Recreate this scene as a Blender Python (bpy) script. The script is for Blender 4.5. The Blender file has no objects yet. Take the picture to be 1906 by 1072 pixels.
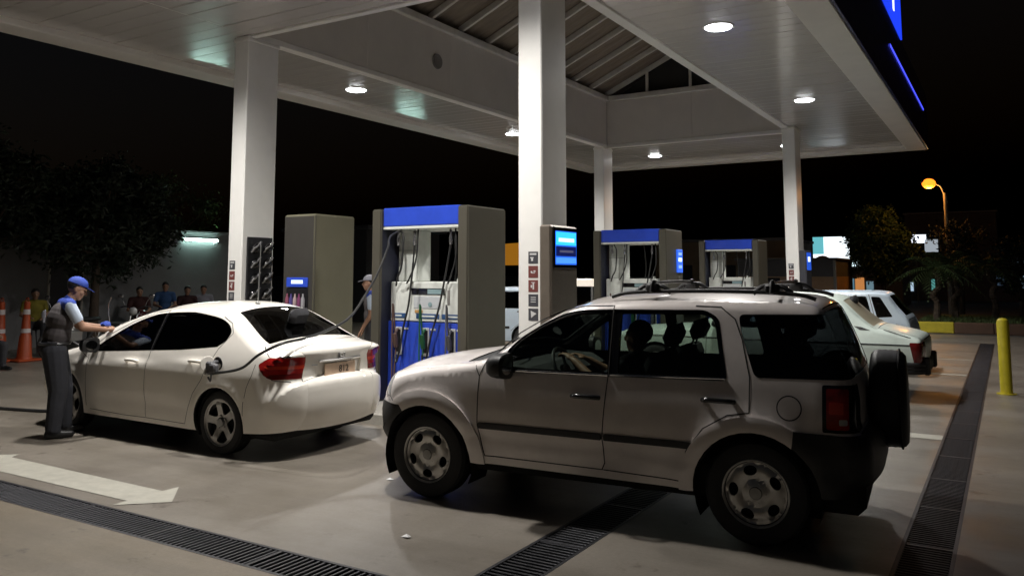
import bpy, bmesh, math, random
import numpy as np
from mathutils import Vector, Matrix
from mathutils.geometry import delaunay_2d_cdt

random.seed(7)
R = math.radians
scene = bpy.context.scene
COL = scene.collection

# ------------------------------------------------------------------ camera, world, exposure
CAM_H = 1.74
cam_data = bpy.data.cameras.new('camera')
cam = bpy.data.objects.new('camera', cam_data)
COL.objects.link(cam)
cam.location = (0, 0, CAM_H)
cam.rotation_euler = (R(90 + 5.70), 0, R(31.2))
cam_data.sensor_width = 36.0
cam_data.lens = 28.63
cam_data.shift_y = -0.0939
cam_data.clip_start = 0.05
cam_data.clip_end = 2000
scene.camera = cam

world = bpy.data.worlds.new('World')
scene.world = world
world.use_nodes = True
wn = world.node_tree.nodes
sky = wn.new('ShaderNodeTexSky')
sky.sky_type = 'NISHITA'
sky.sun_disc = False
sky.sun_elevation = R(-3.7)
sky.sun_rotation = R(200)
wn['Background'].inputs['Strength'].default_value = 0.10
world.node_tree.links.new(sky.outputs[0], wn['Background'].inputs[0])

moon = bpy.data.lights.new('moonlight', 'SUN')
moon.energy = 0.004
moon.angle = R(1)
moon.color = (0.8, 0.87, 1)
mo = bpy.data.objects.new('moonlight', moon)
mo.rotation_euler = (R(40), 0, R(140))
COL.objects.link(mo)

scene.view_settings.view_transform = 'Standard'
scene.view_settings.look = 'None'
scene.view_settings.exposure = 0.0
scene.view_settings.gamma = 1.0
scene.render.engine = 'CYCLES'
scene.cycles.use_denoising = True
try:
    scene.cycles.denoiser = 'OPENIMAGEDENOISE'
except Exception:
    pass
scene.cycles.max_bounces = 8
scene.cycles.diffuse_bounces = 4
scene.cycles.glossy_bounces = 4
scene.cycles.transparent_max_bounces = 16
scene.cycles.sample_clamp_indirect = 4.0
scene.cycles.caustics_reflective = False
scene.cycles.caustics_refractive = False

LAMP_W = 1120.0        # canopy lamps: power of each downlight
LAMP_LENS = 30.0      # radiance of their glass as seen

# ------------------------------------------------------------------ materials
MATS = {}
def nd(t, kind, **kw):
    n = t.nodes.new(kind)
    for k, v in kw.items():
        setattr(n, k, v)
    return n

def mat(name, color, rough=0.5, metal=0.0, coat=0.0, var=0.0, scale=4.0, bump=0.0, bscale=60.0, emit=None, estr=0.0, spec=0.5, stretch=None, coatr=0.05):
    """Principled material; var = noise-driven colour variation, bump = fine relief."""
    if name in MATS:
        return MATS[name]
    m = bpy.data.materials.new(name)
    m.use_nodes = True
    t = m.node_tree
    b = t.nodes['Principled BSDF']
    b.inputs['Base Color'].default_value = (*color, 1)
    b.inputs['Roughness'].default_value = rough
    b.inputs['Metallic'].default_value = metal
    b.inputs['Coat Weight'].default_value = coat
    b.inputs['Coat Roughness'].default_value = coatr
    b.inputs['Specular IOR Level'].default_value = spec
    if var > 0 or bump > 0:
        tc = nd(t, 'ShaderNodeTexCoord')
        src = tc.outputs['Object']
        if stretch:
            mp = nd(t, 'ShaderNodeMapping')
            mp.inputs['Scale'].default_value = stretch
            t.links.new(src, mp.inputs[0]); src = mp.outputs[0]
    if var > 0:
        n = nd(t, 'ShaderNodeTexNoise')
        n.inputs['Scale'].default_value = scale
        n.inputs['Detail'].default_value = 6
        n.inputs['Roughness'].default_value = 0.65
        t.links.new(src, n.inputs[0])
        r = nd(t, 'ShaderNodeValToRGB')
        r.color_ramp.elements[0].position = 0.3
        r.color_ramp.elements[1].position = 0.72
        r.color_ramp.elements[0].color = (*[c * (1 - var) for c in color], 1)
        r.color_ramp.elements[1].color = (*[min(1, c * (1 + var)) for c in color], 1)
        t.links.new(n.outputs['Fac'], r.inputs[0])
        t.links.new(r.outputs[0], b.inputs['Base Color'])
        mr = nd(t, 'ShaderNodeMapRange')
        mr.inputs['To Min'].default_value = max(0.02, rough * (1 - var * .6))
        mr.inputs['To Max'].default_value = min(1, rough * (1 + var * .6))
        t.links.new(n.outputs['Fac'], mr.inputs[0])
        t.links.new(mr.outputs[0], b.inputs['Roughness'])
    if bump > 0:
        n2 = nd(t, 'ShaderNodeTexNoise')
        n2.inputs['Scale'].default_value = bscale
        n2.inputs['Detail'].default_value = 4
        t.links.new(src, n2.inputs[0])
        bp = nd(t, 'ShaderNodeBump')
        bp.inputs['Strength'].default_value = bump
        bp.inputs['Distance'].default_value = 0.02
        t.links.new(n2.outputs['Fac'], bp.inputs['Height'])
        t.links.new(bp.outputs[0], b.inputs['Normal'])
    if emit:
        b.inputs['Emission Color'].default_value = (*emit, 1)
        b.inputs['Emission Strength'].default_value = estr
    MATS[name] = m
    return m

def glass_mat(name, tint, gloss=0.08, rough=0.02):
    """Thin tinted pane: straight-through tinted light plus a fresnel-weighted reflection."""
    if name in MATS:
        return MATS[name]
    m = bpy.data.materials.new(name); m.use_nodes = True
    t = m.node_tree; t.nodes.clear()
    out = nd(t, 'ShaderNodeOutputMaterial')
    tr = nd(t, 'ShaderNodeBsdfTransparent'); tr.inputs[0].default_value = (*tint, 1)
    gl = nd(t, 'ShaderNodeBsdfGlossy'); gl.inputs[0].default_value = (1, 1, 1, 1); gl.inputs['Roughness'].default_value = rough
    fr = nd(t, 'ShaderNodeFresnel'); fr.inputs[0].default_value = 1.45
    mx = nd(t, 'ShaderNodeMixShader')
    t.links.new(fr.outputs[0], mx.inputs[0]); t.links.new(tr.outputs[0], mx.inputs[1]); t.links.new(gl.outputs[0], mx.inputs[2])
    t.links.new(mx.outputs[0], out.inputs[0])
    MATS[name] = m
    return m

def concrete(name, base, tint2, rough, joint=0.0):
    """Worn concrete: broad patches, fine grain, oil spots and tyre darkening, saw-cut joints in relief."""
    m = bpy.data.materials.new(name); m.use_nodes = True
    t = m.node_tree; b = t.nodes['Principled BSDF']
    tc = nd(t, 'ShaderNodeTexCoord'); P = tc.outputs['Object']
    def noise(scale, detail=5, ro=.6, st=None):
        n = nd(t, 'ShaderNodeTexNoise'); n.inputs['Scale'].default_value = scale
        n.inputs['Detail'].default_value = detail; n.inputs['Roughness'].default_value = ro
        if st:
            mp = nd(t, 'ShaderNodeMapping'); mp.inputs['Scale'].default_value = st
            t.links.new(P, mp.inputs[0]); t.links.new(mp.outputs[0], n.inputs[0])
        else:
            t.links.new(P, n.inputs[0])
        return n.outputs['Fac']
    def ramp(f, p0, p1, c0, c1):
        r = nd(t, 'ShaderNodeValToRGB'); e = r.color_ramp.elements
        e[0].position = p0; e[1].position = p1; e[0].color = (*c0, 1); e[1].color = (*c1, 1)
        t.links.new(f, r.inputs[0]); return r.outputs[0]
    def mul(a, c):
        x = nd(t, 'ShaderNodeMix', data_type='RGBA', blend_type='MULTIPLY'); x.inputs['Factor'].default_value = 1
        t.links.new(a, x.inputs['A']); t.links.new(c, x.inputs['B']); return x.outputs['Result']
    c = ramp(noise(.55, 6, .62), .32, .70, base, tint2)
    c = mul(c, ramp(noise(38, 3, .7), .2, .8, (.86, .86, .86), (1.12, 1.12, 1.12)))
    c = mul(c, ramp(noise(.9, 5, .7, (.25, 1.6, 1)), .32, .56, (.74, .73, .71), (1, 1, 1)))   # traffic streaks
    c = mul(c, ramp(noise(2.3, 4, .75), .31, .37, (.55, .52, .50), (1, 1, 1)))               # oil spots
    c = mul(c, ramp(noise(7.5, 5, .7), .26, .42, (.78, .77, .75), (1, 1, 1)))                # small spills
    c = mul(c, ramp(noise(240, 2, .5), .30, .36, (.62, .6, .58), (1, 1, 1)))                  # grit
    t.links.new(c, b.inputs['Base Color'])
    rr = ramp(noise(1.3, 5, .6), .3, .7, (rough - .1,) * 3, (rough + .14,) * 3)
    t.links.new(rr, b.inputs['Roughness'])
    bp = nd(t, 'ShaderNodeBump'); bp.inputs['Strength'].default_value = .22; bp.inputs['Distance'].default_value = .01
    t.links.new(noise(90, 4, .7), bp.inputs['Height']); t.links.new(bp.outputs[0], b.inputs['Normal'])
    MATS[name] = m
    return m

# ------------------------------------------------------------------ object helpers
def link(o):
    COL.objects.link(o); return o

def tag(o, label=None, cat=None, group=None, kind=None):
    if label: o['label'] = label
    if cat: o['category'] = cat
    if group: o['group'] = group
    if kind: o['kind'] = kind
    return o

def thing(name, label, cat, loc=(0, 0, 0), rotz=0.0, group=None):
    o = bpy.data.objects.new(name, None)
    o.empty_display_size = .2
    o.location = loc; o.rotation_euler = (0, 0, rotz)
    link(o)
    return tag(o, label, cat, group)

def copy_tree(o, parent=None):
    c = o.copy(); COL.objects.link(c)
    c.parent = parent
    for ch in list(o.children):
        copy_tree(ch, c)
    return c

def mesh_obj(name, verts, faces, m, parent=None, smooth=False, normals=None, mats=None, mat_idx=None):
    me = bpy.data.meshes.new(name)
    me.from_pydata([tuple(map(float, v)) for v in verts], [], faces)
    if mats:
        for x in mats: me.materials.append(x)
        me.polygons.foreach_set('material_index', mat_idx)
    elif m:
        me.materials.append(m)
    if smooth or normals is not None:
        me.polygons.foreach_set('use_smooth', [True] * len(me.polygons))
    me.update()
    if normals is not None:
        me.normals_split_custom_set_from_vertices([tuple(map(float, n)) for n in normals])
    o = bpy.data.objects.new(name, me)
    link(o)
    o.parent = parent
    return o

class MB:
    """Collects simple solids into one mesh."""
    def __init__(s): s.v = []; s.f = []
    def add(s, v, f):
        o = len(s.v); s.v += [tuple(p) for p in v]; s.f += [tuple(i + o for i in q) for q in f]; return s
    def box(s, x0, x1, y0, y1, z0, z1, c=0.0, M=None):
        """chamfered box"""
        if c <= 0:
            v = [(x, y, z) for x in (x0, x1) for y in (y0, y1) for z in (z0, z1)]
            f = [(0, 1, 3, 2), (4, 6, 7, 5), (0, 4, 5, 1), (2, 3, 7, 6), (0, 2, 6, 4), (1, 5, 7, 3)]
        else:
            c = min(c, (x1 - x0) * .45, (y1 - y0) * .45, (z1 - z0) * .45)
            v = []; idx = {}
            X = (x0, x1); Y = (y0, y1); Z = (z0, z1)
            for i in (0, 1):
                for j in (0, 1):
                    for k in (0, 1):
                        sx, sy, sz = (1, -1)[i], (1, -1)[j], (1, -1)[k]
                        for a, d in enumerate(((0, c * sy, c * sz), (c * sx, 0, c * sz), (c * sx, c * sy, 0))):
                            idx[i, j, k, a] = len(v); v.append((X[i] + d[0], Y[j] + d[1], Z[k] + d[2]))
            f = []
            for i in (0, 1):
                f.append([idx[i, 0, 0, 0], idx[i, 1, 0, 0], idx[i, 1, 1, 0], idx[i, 0, 1, 0]])
                f.append([idx[0, i, 0, 1], idx[1, i, 0, 1], idx[1, i, 1, 1], idx[0, i, 1, 1]])
                f.append([idx[0, 0, i, 2], idx[1, 0, i, 2], idx[1, 1, i, 2], idx[0, 1, i, 2]])
                for j in (0, 1):
                    f.append([idx[i, j, 0, 0], idx[i, j, 1, 0], idx[i, j, 1, 1], idx[i, j, 0, 1]])
                    f.append([idx[i, 0, j, 0], idx[i, 1, j, 0], idx[i, 1, j, 2], idx[i, 0, j, 2]])
                    f.append([idx[0, i, j, 1], idx[1, i, j, 1], idx[1, i, j, 2], idx[0, i, j, 2]])
                    for k in (0, 1):
                        f.append([idx[i, j, k, 0], idx[i, j, k, 1], idx[i, j, k, 2]])
            ctr = Vector(((x0 + x1) / 2, (y0 + y1) / 2, (z0 + z1) / 2))
            ff = []
            for q in f:
                p = [Vector(v[i]) for i in q]
                n = (p[1] - p[0]).cross(p[2] - p[0]); m = sum(p, Vector()) / len(p)
                ff.append(tuple(q) if n.dot(m - ctr) > 0 else tuple(reversed(q)))
            f = ff
        if M is not None:
            v = [tuple(M @ Vector(p)) for p in v]
        return s.add(v, f)
    def tube(s, path, r, n=8, cap=True):
        """tube along a path; r number or list"""
        P = [Vector(p) for p in path]
        rr = r if isinstance(r, (list, tuple)) else [r] * len(P)
        v = []; f = []
        up = Vector((0, 0, 1))
        prev = None
        for i, p in enumerate(P):
            d = (P[min(i + 1, len(P) - 1)] - P[max(i - 1, 0)]).normalized()
            if prev is None:
                a = d.cross(up)
                if a.length < .05: a = d.cross(Vector((1, 0, 0)))
                a.normalize()
            else:
                a = (prev - d * prev.dot(d))
                if a.length < 1e-5: a = d.orthogonal()
                a.normalize()
            prev = a
            b = d.cross(a)
            for k in range(n):
                th = 2 * math.pi * k / n
                v.append(p + (a * math.cos(th) + b * math.sin(th)) * rr[i])
        for i in range(len(P) - 1):
            for k in range(n):
                k2 = (k + 1) % n
                f.append((i * n + k, i * n + k2, (i + 1) * n + k2, (i + 1) * n + k))
        if cap:
            f.append(tuple(range(n))[::-1]); f.append(tuple(range((len(P) - 1) * n, len(P) * n)))
        return s.add(v, f)
    def lathe(s, prof, n=24, axis='z', M=None):
        """prof = (radius, height) pairs turned about an axis"""
        v = []; f = []
        for (r, h) in prof:
            for k in range(n):
                a = 2 * math.pi * k / n
                q = (r * math.cos(a), r * math.sin(a), h)
                if axis == 'y': q = (q[0], q[2], -q[1])
                if axis == 'x': q = (q[2], q[0], q[1])
                v.append(q)
        for i in range(len(prof) - 1):
            for k in range(n):
                k2 = (k + 1) % n
                f.append((i * n + k, i * n + k2, (i + 1) * n + k2, (i + 1) * n + k))
        if M is not None: v = [tuple(M @ Vector(p)) for p in v]
        return s.add(v, f)
    def prism(s, poly, h0, h1, plane='xy', M=None):
        n = len(poly)
        def mp(a, b, h):
            return {'xy': (a, b, h), 'xz': (a, h, b), 'yz': (h, a, b)}[plane]
        v = [mp(a, b, h0) for a, b in poly] + [mp(a, b, h1) for a, b in poly]
        f = [tuple(range(n))[::-1], tuple(range(n, 2 * n))] + [(i, (i + 1) % n, (i + 1) % n + n, i + n) for i in range(n)]
        if M is not None: v = [tuple(M @ Vector(p)) for p in v]
        return s.add(v, f)
    def ell(s, c, r, nu=16, nv=10, M=None):
        v = []; f = []
        for j in range(nv + 1):
            ph = math.pi * j / nv
            for i in range(nu):
                th = 2 * math.pi * i / nu
                v.append((c[0] + r[0] * math.sin(ph) * math.cos(th), c[1] + r[1] * math.sin(ph) * math.sin(th), c[2] + r[2] * math.cos(ph)))
        for j in range(nv):
            for i in range(nu):
                i2 = (i + 1) % nu
                f.append((j * nu + i, (j + 1) * nu + i, (j + 1) * nu + i2, j * nu + i2))
        if M is not None: v = [tuple(M @ Vector(p)) for p in v]
        return s.add(v, f)
    def build(s, name, m, parent=None, smooth=False, fix=True):
        o = mesh_obj(name, s.v, s.f, m, parent)
        me = o.data
        if fix:
            bm = bmesh.new(); bm.from_mesh(me)
            bmesh.ops.remove_doubles(bm, verts=bm.verts, dist=1e-6)
            bmesh.ops.recalc_face_normals(bm, faces=bm.faces)
            bm.to_mesh(me); bm.free()
        if smooth:
            me.polygons.foreach_set('use_smooth', [True] * len(me.polygons))
            try: me.set_sharp_from_angle(angle=R(smooth if smooth is not True else 40))
            except Exception: pass
        me.update()
        return o

def box_obj(name, m, parent, x0, x1, y0, y1, z0, z1, c=0.0):
    return MB().box(x0, x1, y0, y1, z0, z1, c).build(name, m, parent)

def catmull(P, n=12, closed=False):
    P = np.array(P, float); out = []
    N = len(P)
    rng = range(N if closed else N - 1)
    for i in rng:
        if closed:
            p0, p1, p2, p3 = P[(i - 1) % N], P[i], P[(i + 1) % N], P[(i + 2) % N]
        else:
            p1, p2 = P[i], P[i + 1]
            p0 = P[i - 1] if i else 2 * p1 - p2
            p3 = P[i + 2] if i + 2 < N else 2 * p2 - p1
        # centripetal
        def tj(ti, a, b): return ti + max(1e-4, np.linalg.norm((b - a)[:2])) ** .5
        t0 = 0; t1 = tj(t0, p0, p1); t2 = tj(t1, p1, p2); t3 = tj(t2, p2, p3)
        for k in range(n):
            t = t1 + (t2 - t1) * k / n
            A1 = (t1 - t) / (t1 - t0) * p0 + (t - t0) / (t1 - t0) * p1
            A2 = (t2 - t) / (t2 - t1) * p1 + (t - t1) / (t2 - t1) * p2
            A3 = (t3 - t) / (t3 - t2) * p2 + (t - t2) / (t3 - t2) * p3
            B1 = (t2 - t) / (t2 - t0) * A1 + (t - t0) / (t2 - t0) * A2
            B2 = (t3 - t) / (t3 - t1) * A2 + (t - t1) / (t3 - t1) * A3
            out.append((t2 - t) / (t2 - t1) * B1 + (t - t1) / (t2 - t1) * B2)
    if not closed: out.append(P[-1])
    return np.array(out)

def smooth_path(pts, n=8):
    return [tuple(p) for p in catmull(pts, n)]

def inpoly(pts, poly):
    pts = np.asarray(pts, float); poly = np.asarray(poly, float)
    x, y = pts[:, 0], pts[:, 1]
    r = np.zeros(len(pts), bool)
    j = len(poly) - 1
    for i in range(len(poly)):
        xi, yi = poly[i]; xj, yj = poly[j]
        c = ((yi > y) != (yj > y)) & (x < (xj - xi) * (y - yi) / (yj - yi + 1e-15) + xi)
        r ^= c; j = i
    return r

def rpoly(poly, r, n=4):
    """round the corners of a polygon"""
    out = []
    P = [np.array(p, float) for p in poly]; N = len(P)
    for i in range(N):
        a, b, c = P[i - 1], P[i], P[(i + 1) % N]
        rr = r[i] if isinstance(r, (list, tuple)) else r
        d1 = a - b; d2 = c - b
        l1, l2 = np.linalg.norm(d1), np.linalg.norm(d2)
        k = min(rr, l1 * .45, l2 * .45)
        p1 = b + d1 / l1 * k; p2 = b + d2 / l2 * k
        for t in range(n + 1):
            u = t / n
            out.append(tuple((1 - u) ** 2 * p1 + 2 * u * (1 - u) * b + u * u * p2))
    return out

def resample(poly, step, closed=True):
    P = [np.array(p, float) for p in poly]
    out = []
    N = len(P)
    for i in range(N if closed else N - 1):
        a, b = P[i], P[(i + 1) % N]
        L = np.linalg.norm(b - a)
        if L < 1e-6: continue
        k = max(1, int(math.ceil(L / step)))
        for t in range(k): out.append(a + (b - a) * t / k)
    if not closed: out.append(P[-1])
    return out

def text_mesh(name, s, size, m, parent, M, extrude=0.004, shear=0.0, squash=1.0):
    cu = bpy.data.curves.new(name, 'FONT')
    cu.body = s; cu.size = size; cu.extrude = extrude; cu.align_x = 'CENTER'; cu.align_y = 'CENTER'; cu.shear = shear
    cu.resolution_u = 3
    tmp = bpy.data.objects.new(name + '_tmp', cu); COL.objects.link(tmp)
    dg = bpy.context.evaluated_depsgraph_get()
    me = bpy.data.meshes.new_from_object(tmp.evaluated_get(dg))
    bpy.data.objects.remove(tmp); bpy.data.curves.remove(cu)
    me.name = name
    me.transform(M @ Matrix.Diagonal((squash, 1, 1, 1)))
    me.materials.clear(); me.materials.append(m)
    o = bpy.data.objects.new(name, me); link(o); o.parent = parent
    return o
# ------------------------------------------------------------------ car bodies
def circle(cx, cz, r, a0=0, a1=360, n=32):
    return [(cx + r * math.cos(R(a0 + (a1 - a0) * i / n)), cz + r * math.sin(R(a0 + (a1 - a0) * i / n))) for i in range(n + (0 if abs(a1 - a0) >= 360 else 1))]

class CarShell:
    """A car skin: a side sheet y = W(x, z) with rounded shoulders, and a crowned sheet swept over the side profile."""
    def __init__(s, prof, bottom, wz, wx, crease=None, step=0.05):
        A = catmull(prof, 10)
        s.P = A[:, :2]; s.Rr = np.maximum(.02, A[:, 2]); s.C = A[:, 3]
        s.K = np.arange(len(A)) / 10.0
        d = np.gradient(s.P, axis=0)
        t = d / np.linalg.norm(d, axis=1)[:, None]
        s.N = np.stack([t[:, 1], -t[:, 0]], 1)
        s.S = np.concatenate([[0], np.cumsum(np.linalg.norm(np.diff(s.P, axis=0), axis=1))])
        s.bottom = bottom; s.wz = np.array(wz); s.wx = np.array(wx); s.crease = crease; s.step = step
    def base(s, x, z):
        w = np.interp(z, s.wz[:, 0], s.wz[:, 1])
        # smooth the table a little
        w = (w + np.interp(z - .03, s.wz[:, 0], s.wz[:, 1]) + np.interp(z + .03, s.wz[:, 0], s.wz[:, 1])) / 3
        w = w + np.interp(x, s.wx[:, 0], s.wx[:, 1])
        if s.crease: w = w + s.crease(x, z)
        return w
    def near(s, x, z):
        Q = np.stack([x, z], 1)
        d2 = ((Q[:, None, :] - s.P[None]) ** 2).sum(2)
        i = d2.argmin(1)
        best = np.sqrt(d2[np.arange(len(Q)), i]); nn = s.N[i].copy(); rr = s.Rr[i].copy()
        for di in (-1, 0):
            a = np.clip(i + di, 0, len(s.P) - 2); A = s.P[a]; B = s.P[a + 1]
            u = np.clip((((Q - A) * (B - A)).sum(1)) / (((B - A) ** 2).sum(1) + 1e-12), 0, 1)
            C = A + (B - A) * u[:, None]; dd = np.linalg.norm(Q - C, axis=1)
            k = dd < best - 1e-9
            best = np.where(k, dd, best)
            rr = np.where(k, s.Rr[a] * (1 - u) + s.Rr[a + 1] * u, rr)
            nn = np.where(k[:, None], s.N[a] * (1 - u)[:, None] + s.N[a + 1] * u[:, None], nn)
        nn /= np.linalg.norm(nn, axis=1)[:, None]
        return best, rr, nn
    def side(s, pts, off=0.0):
        """(x, z) -> 3-D point and normal on the left side (y > 0)"""
        pts = np.asarray(pts, float); x, z = pts[:, 0], pts[:, 1]
        d, r, n2 = s.near(x, z)
        c = np.clip(1 - d / r, 0, 1)
        sq = np.sqrt(np.clip(1 - c * c, 0, 1))
        y = s.base(x, z) - r * (1 - sq)
        e = .004
        gx = (s.base(x + e, z) - s.base(x - e, z)) / (2 * e); gz = (s.base(x, z + e) - s.base(x, z - e)) / (2 * e)
        nb = np.stack([-gx, np.ones_like(gx), -gz], 1); nb /= np.linalg.norm(nb, axis=1)[:, None]
        n = nb * sq[:, None] + np.stack([n2[:, 0], 0 * c, n2[:, 1]], 1) * c[:, None]
        n /= np.linalg.norm(n, axis=1)[:, None]
        return np.stack([x, y, z], 1) + n * off, n
    def at(s, k, arr):
        return np.interp(k, s.K, arr)
    def top(s, pts, off=0.0):
        """(t in -1..1, arclength s) -> point and normal on the swept sheet"""
        pts = np.asarray(pts, float)
        def pos(t, q):
            px = np.interp(q, s.S, s.P[:, 0]); pz = np.interp(q, s.S, s.P[:, 1])
            nx = np.interp(q, s.S, s.N[:, 0]); nz = np.interp(q, s.S, s.N[:, 1])
            cr = np.interp(q, s.S, s.C); r = np.interp(q, s.S, s.Rr)
            ye = s.base(px, pz) - r
            h = cr * (1 - np.abs(t) ** 2.3)
            return np.stack([px + nx * h, t * ye, pz + nz * h], 1)
        t, q = pts[:, 0] / TS, pts[:, 1]
        p = pos(t, q)
        e = .004
        q0 = np.clip(q - e, 0, s.S[-1]); q1 = np.clip(q + e, 0, s.S[-1])
        a = pos(np.clip(t + e, -1, 1), q) - pos(np.clip(t - e, -1, 1), q); b = pos(t, q1) - pos(t, q0)
        n = np.cross(b, a); n /= np.linalg.norm(n, axis=1)[:, None]
        # orientation: outward
        nx = np.interp(q, s.S, s.N[:, 0]); nz = np.interp(q, s.S, s.N[:, 1])
        sg = np.sign(n[:, 0] * nx + n[:, 2] * nz); sg[sg == 0] = 1
        n = n * sg[:, None]
        return p + n * off, n
    def ks(s, poly):
        """(t, k) polygon -> (t*TS, s)"""
        return [(t * TS, float(np.interp(k, s.K, s.S))) for t, k in poly]

TS = 0.75   # metric scale of the sweep's t coordinate

def cdt_cut(boundary, regions, extra, step):
    """triangulate boundary with all region outlines as constraints; returns verts, tris, region index (-1 rest)"""
    polys = [boundary] + [p for _, p in regions]
    V = []; E = []
    for pl in polys:
        q = resample(pl, step)
        o = len(V); V += [tuple(p) for p in q]
        E += [(o + i, o + (i + 1) % len(q)) for i in range(len(q))]
    B = np.array(boundary)
    lo, hi = B.min(0), B.max(0)
    g = [(x, y) for x in np.arange(lo[0] + step * .5, hi[0], step) for y in np.arange(lo[1] + step * .5, hi[1], step)]
    g = np.array(list(extra) + g) if len(extra) else np.array(g)
    g = g[inpoly(g, boundary)]
    VV = np.array(V)
    keep = []
    cell = set()
    for i in range(0, len(g), 512):
        ch = g[i:i + 512]
        d = np.sqrt(((ch[:, None] - VV[None]) ** 2).sum(2)).min(1)
        for p, dd in zip(ch, d):
            key = (round(p[0] / .012), round(p[1] / .012))
            if dd > .010 and key not in cell:
                cell.add(key); keep.append(tuple(p))
    verts = [Vector(v) for v in V + keep]
    ov, oe, of, *_ = delaunay_2d_cdt(verts, E, [], 0, 1e-5)
    ov = np.array([(v.x, v.y) for v in ov]); of = np.array([tuple(f) for f in of])
    cen = ov[of].mean(1)
    ok = inpoly(cen, boundary)
    of = of[ok]; cen = cen[ok]
    idx = np.full(len(of), -1)
    for i in range(len(regions) - 1, -1, -1):
        idx[inpoly(cen, regions[i][1])] = i
    return ov, of, idx

def emit(name, ov, tris, fn, m, parent, off=0.0, flip=False, skirt=True):
    u, inv = np.unique(tris.ravel(), return_inverse=True)
    t = inv.reshape(-1, 3)
    p, n = fn(ov[u], off)
    if flip: p = p * [1, -1, 1]; n = n * [1, -1, 1]
    # orient
    a = p[t]; fnm = np.cross(a[:, 1] - a[:, 0], a[:, 2] - a[:, 0])
    bad = (fnm * n[t].mean(1)).sum(1) < 0
    t = t.copy(); t[bad] = t[bad][:, ::-1]
    V = [tuple(q) for q in p]; F = [tuple(int(i) for i in q) for q in t]; NN = [tuple(q) for q in n]
    if abs(off) > 1e-6 and skirt:
        from collections import Counter
        cnt = Counter(); dr = {}
        for q in F:
            for i in range(3):
                e = (q[i], q[(i + 1) % 3]); k = tuple(sorted(e)); cnt[k] += 1; dr[k] = e
        p0, n0 = fn(ov[u], min(0, off) - .004 if off > 0 else .0015)
        if flip: p0 = p0 * [1, -1, 1]
        mp = {}
        for k, c in cnt.items():
            if c == 1:
                a_, b_ = dr[k]
                ed = p[b_] - p[a_]
                sn = np.cross(ed, n[a_]); sn = sn / (np.linalg.norm(sn) + 1e-9) * (1 if off > 0 else -1)
                o = len(V)
                V += [tuple(p[b_]), tuple(p[a_]), tuple(p0[a_]), tuple(p0[b_])]; NN += [tuple(sn)] * 4
                F.append((o, o + 1, o + 2, o + 3))
    return mesh_obj(name, V, F, m, parent, normals=NN)

def ribbon(name, fn, path, w, m, parent, off=.0012, flip=False, step=.03):
    q = np.array(resample(path, step, closed=False))
    d = np.gradient(q, axis=0); d /= np.linalg.norm(d, axis=1)[:, None] + 1e-9
    nrm = np.stack([-d[:, 1], d[:, 0]], 1)
    A, n = fn(q + nrm * w / 2, off); B, _ = fn(q - nrm * w / 2, off)
    if flip: A = A * [1, -1, 1]; B = B * [1, -1, 1]; n = n * [1, -1, 1]
    k = len(q)
    V = list(map(tuple, A)) + list(map(tuple, B))
    F = [(i, i + 1, k + i + 1, k + i) for i in range(k - 1)]
    return mesh_obj(name, V, F, m, parent, normals=[tuple(x) for x in n] * 2)

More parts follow.
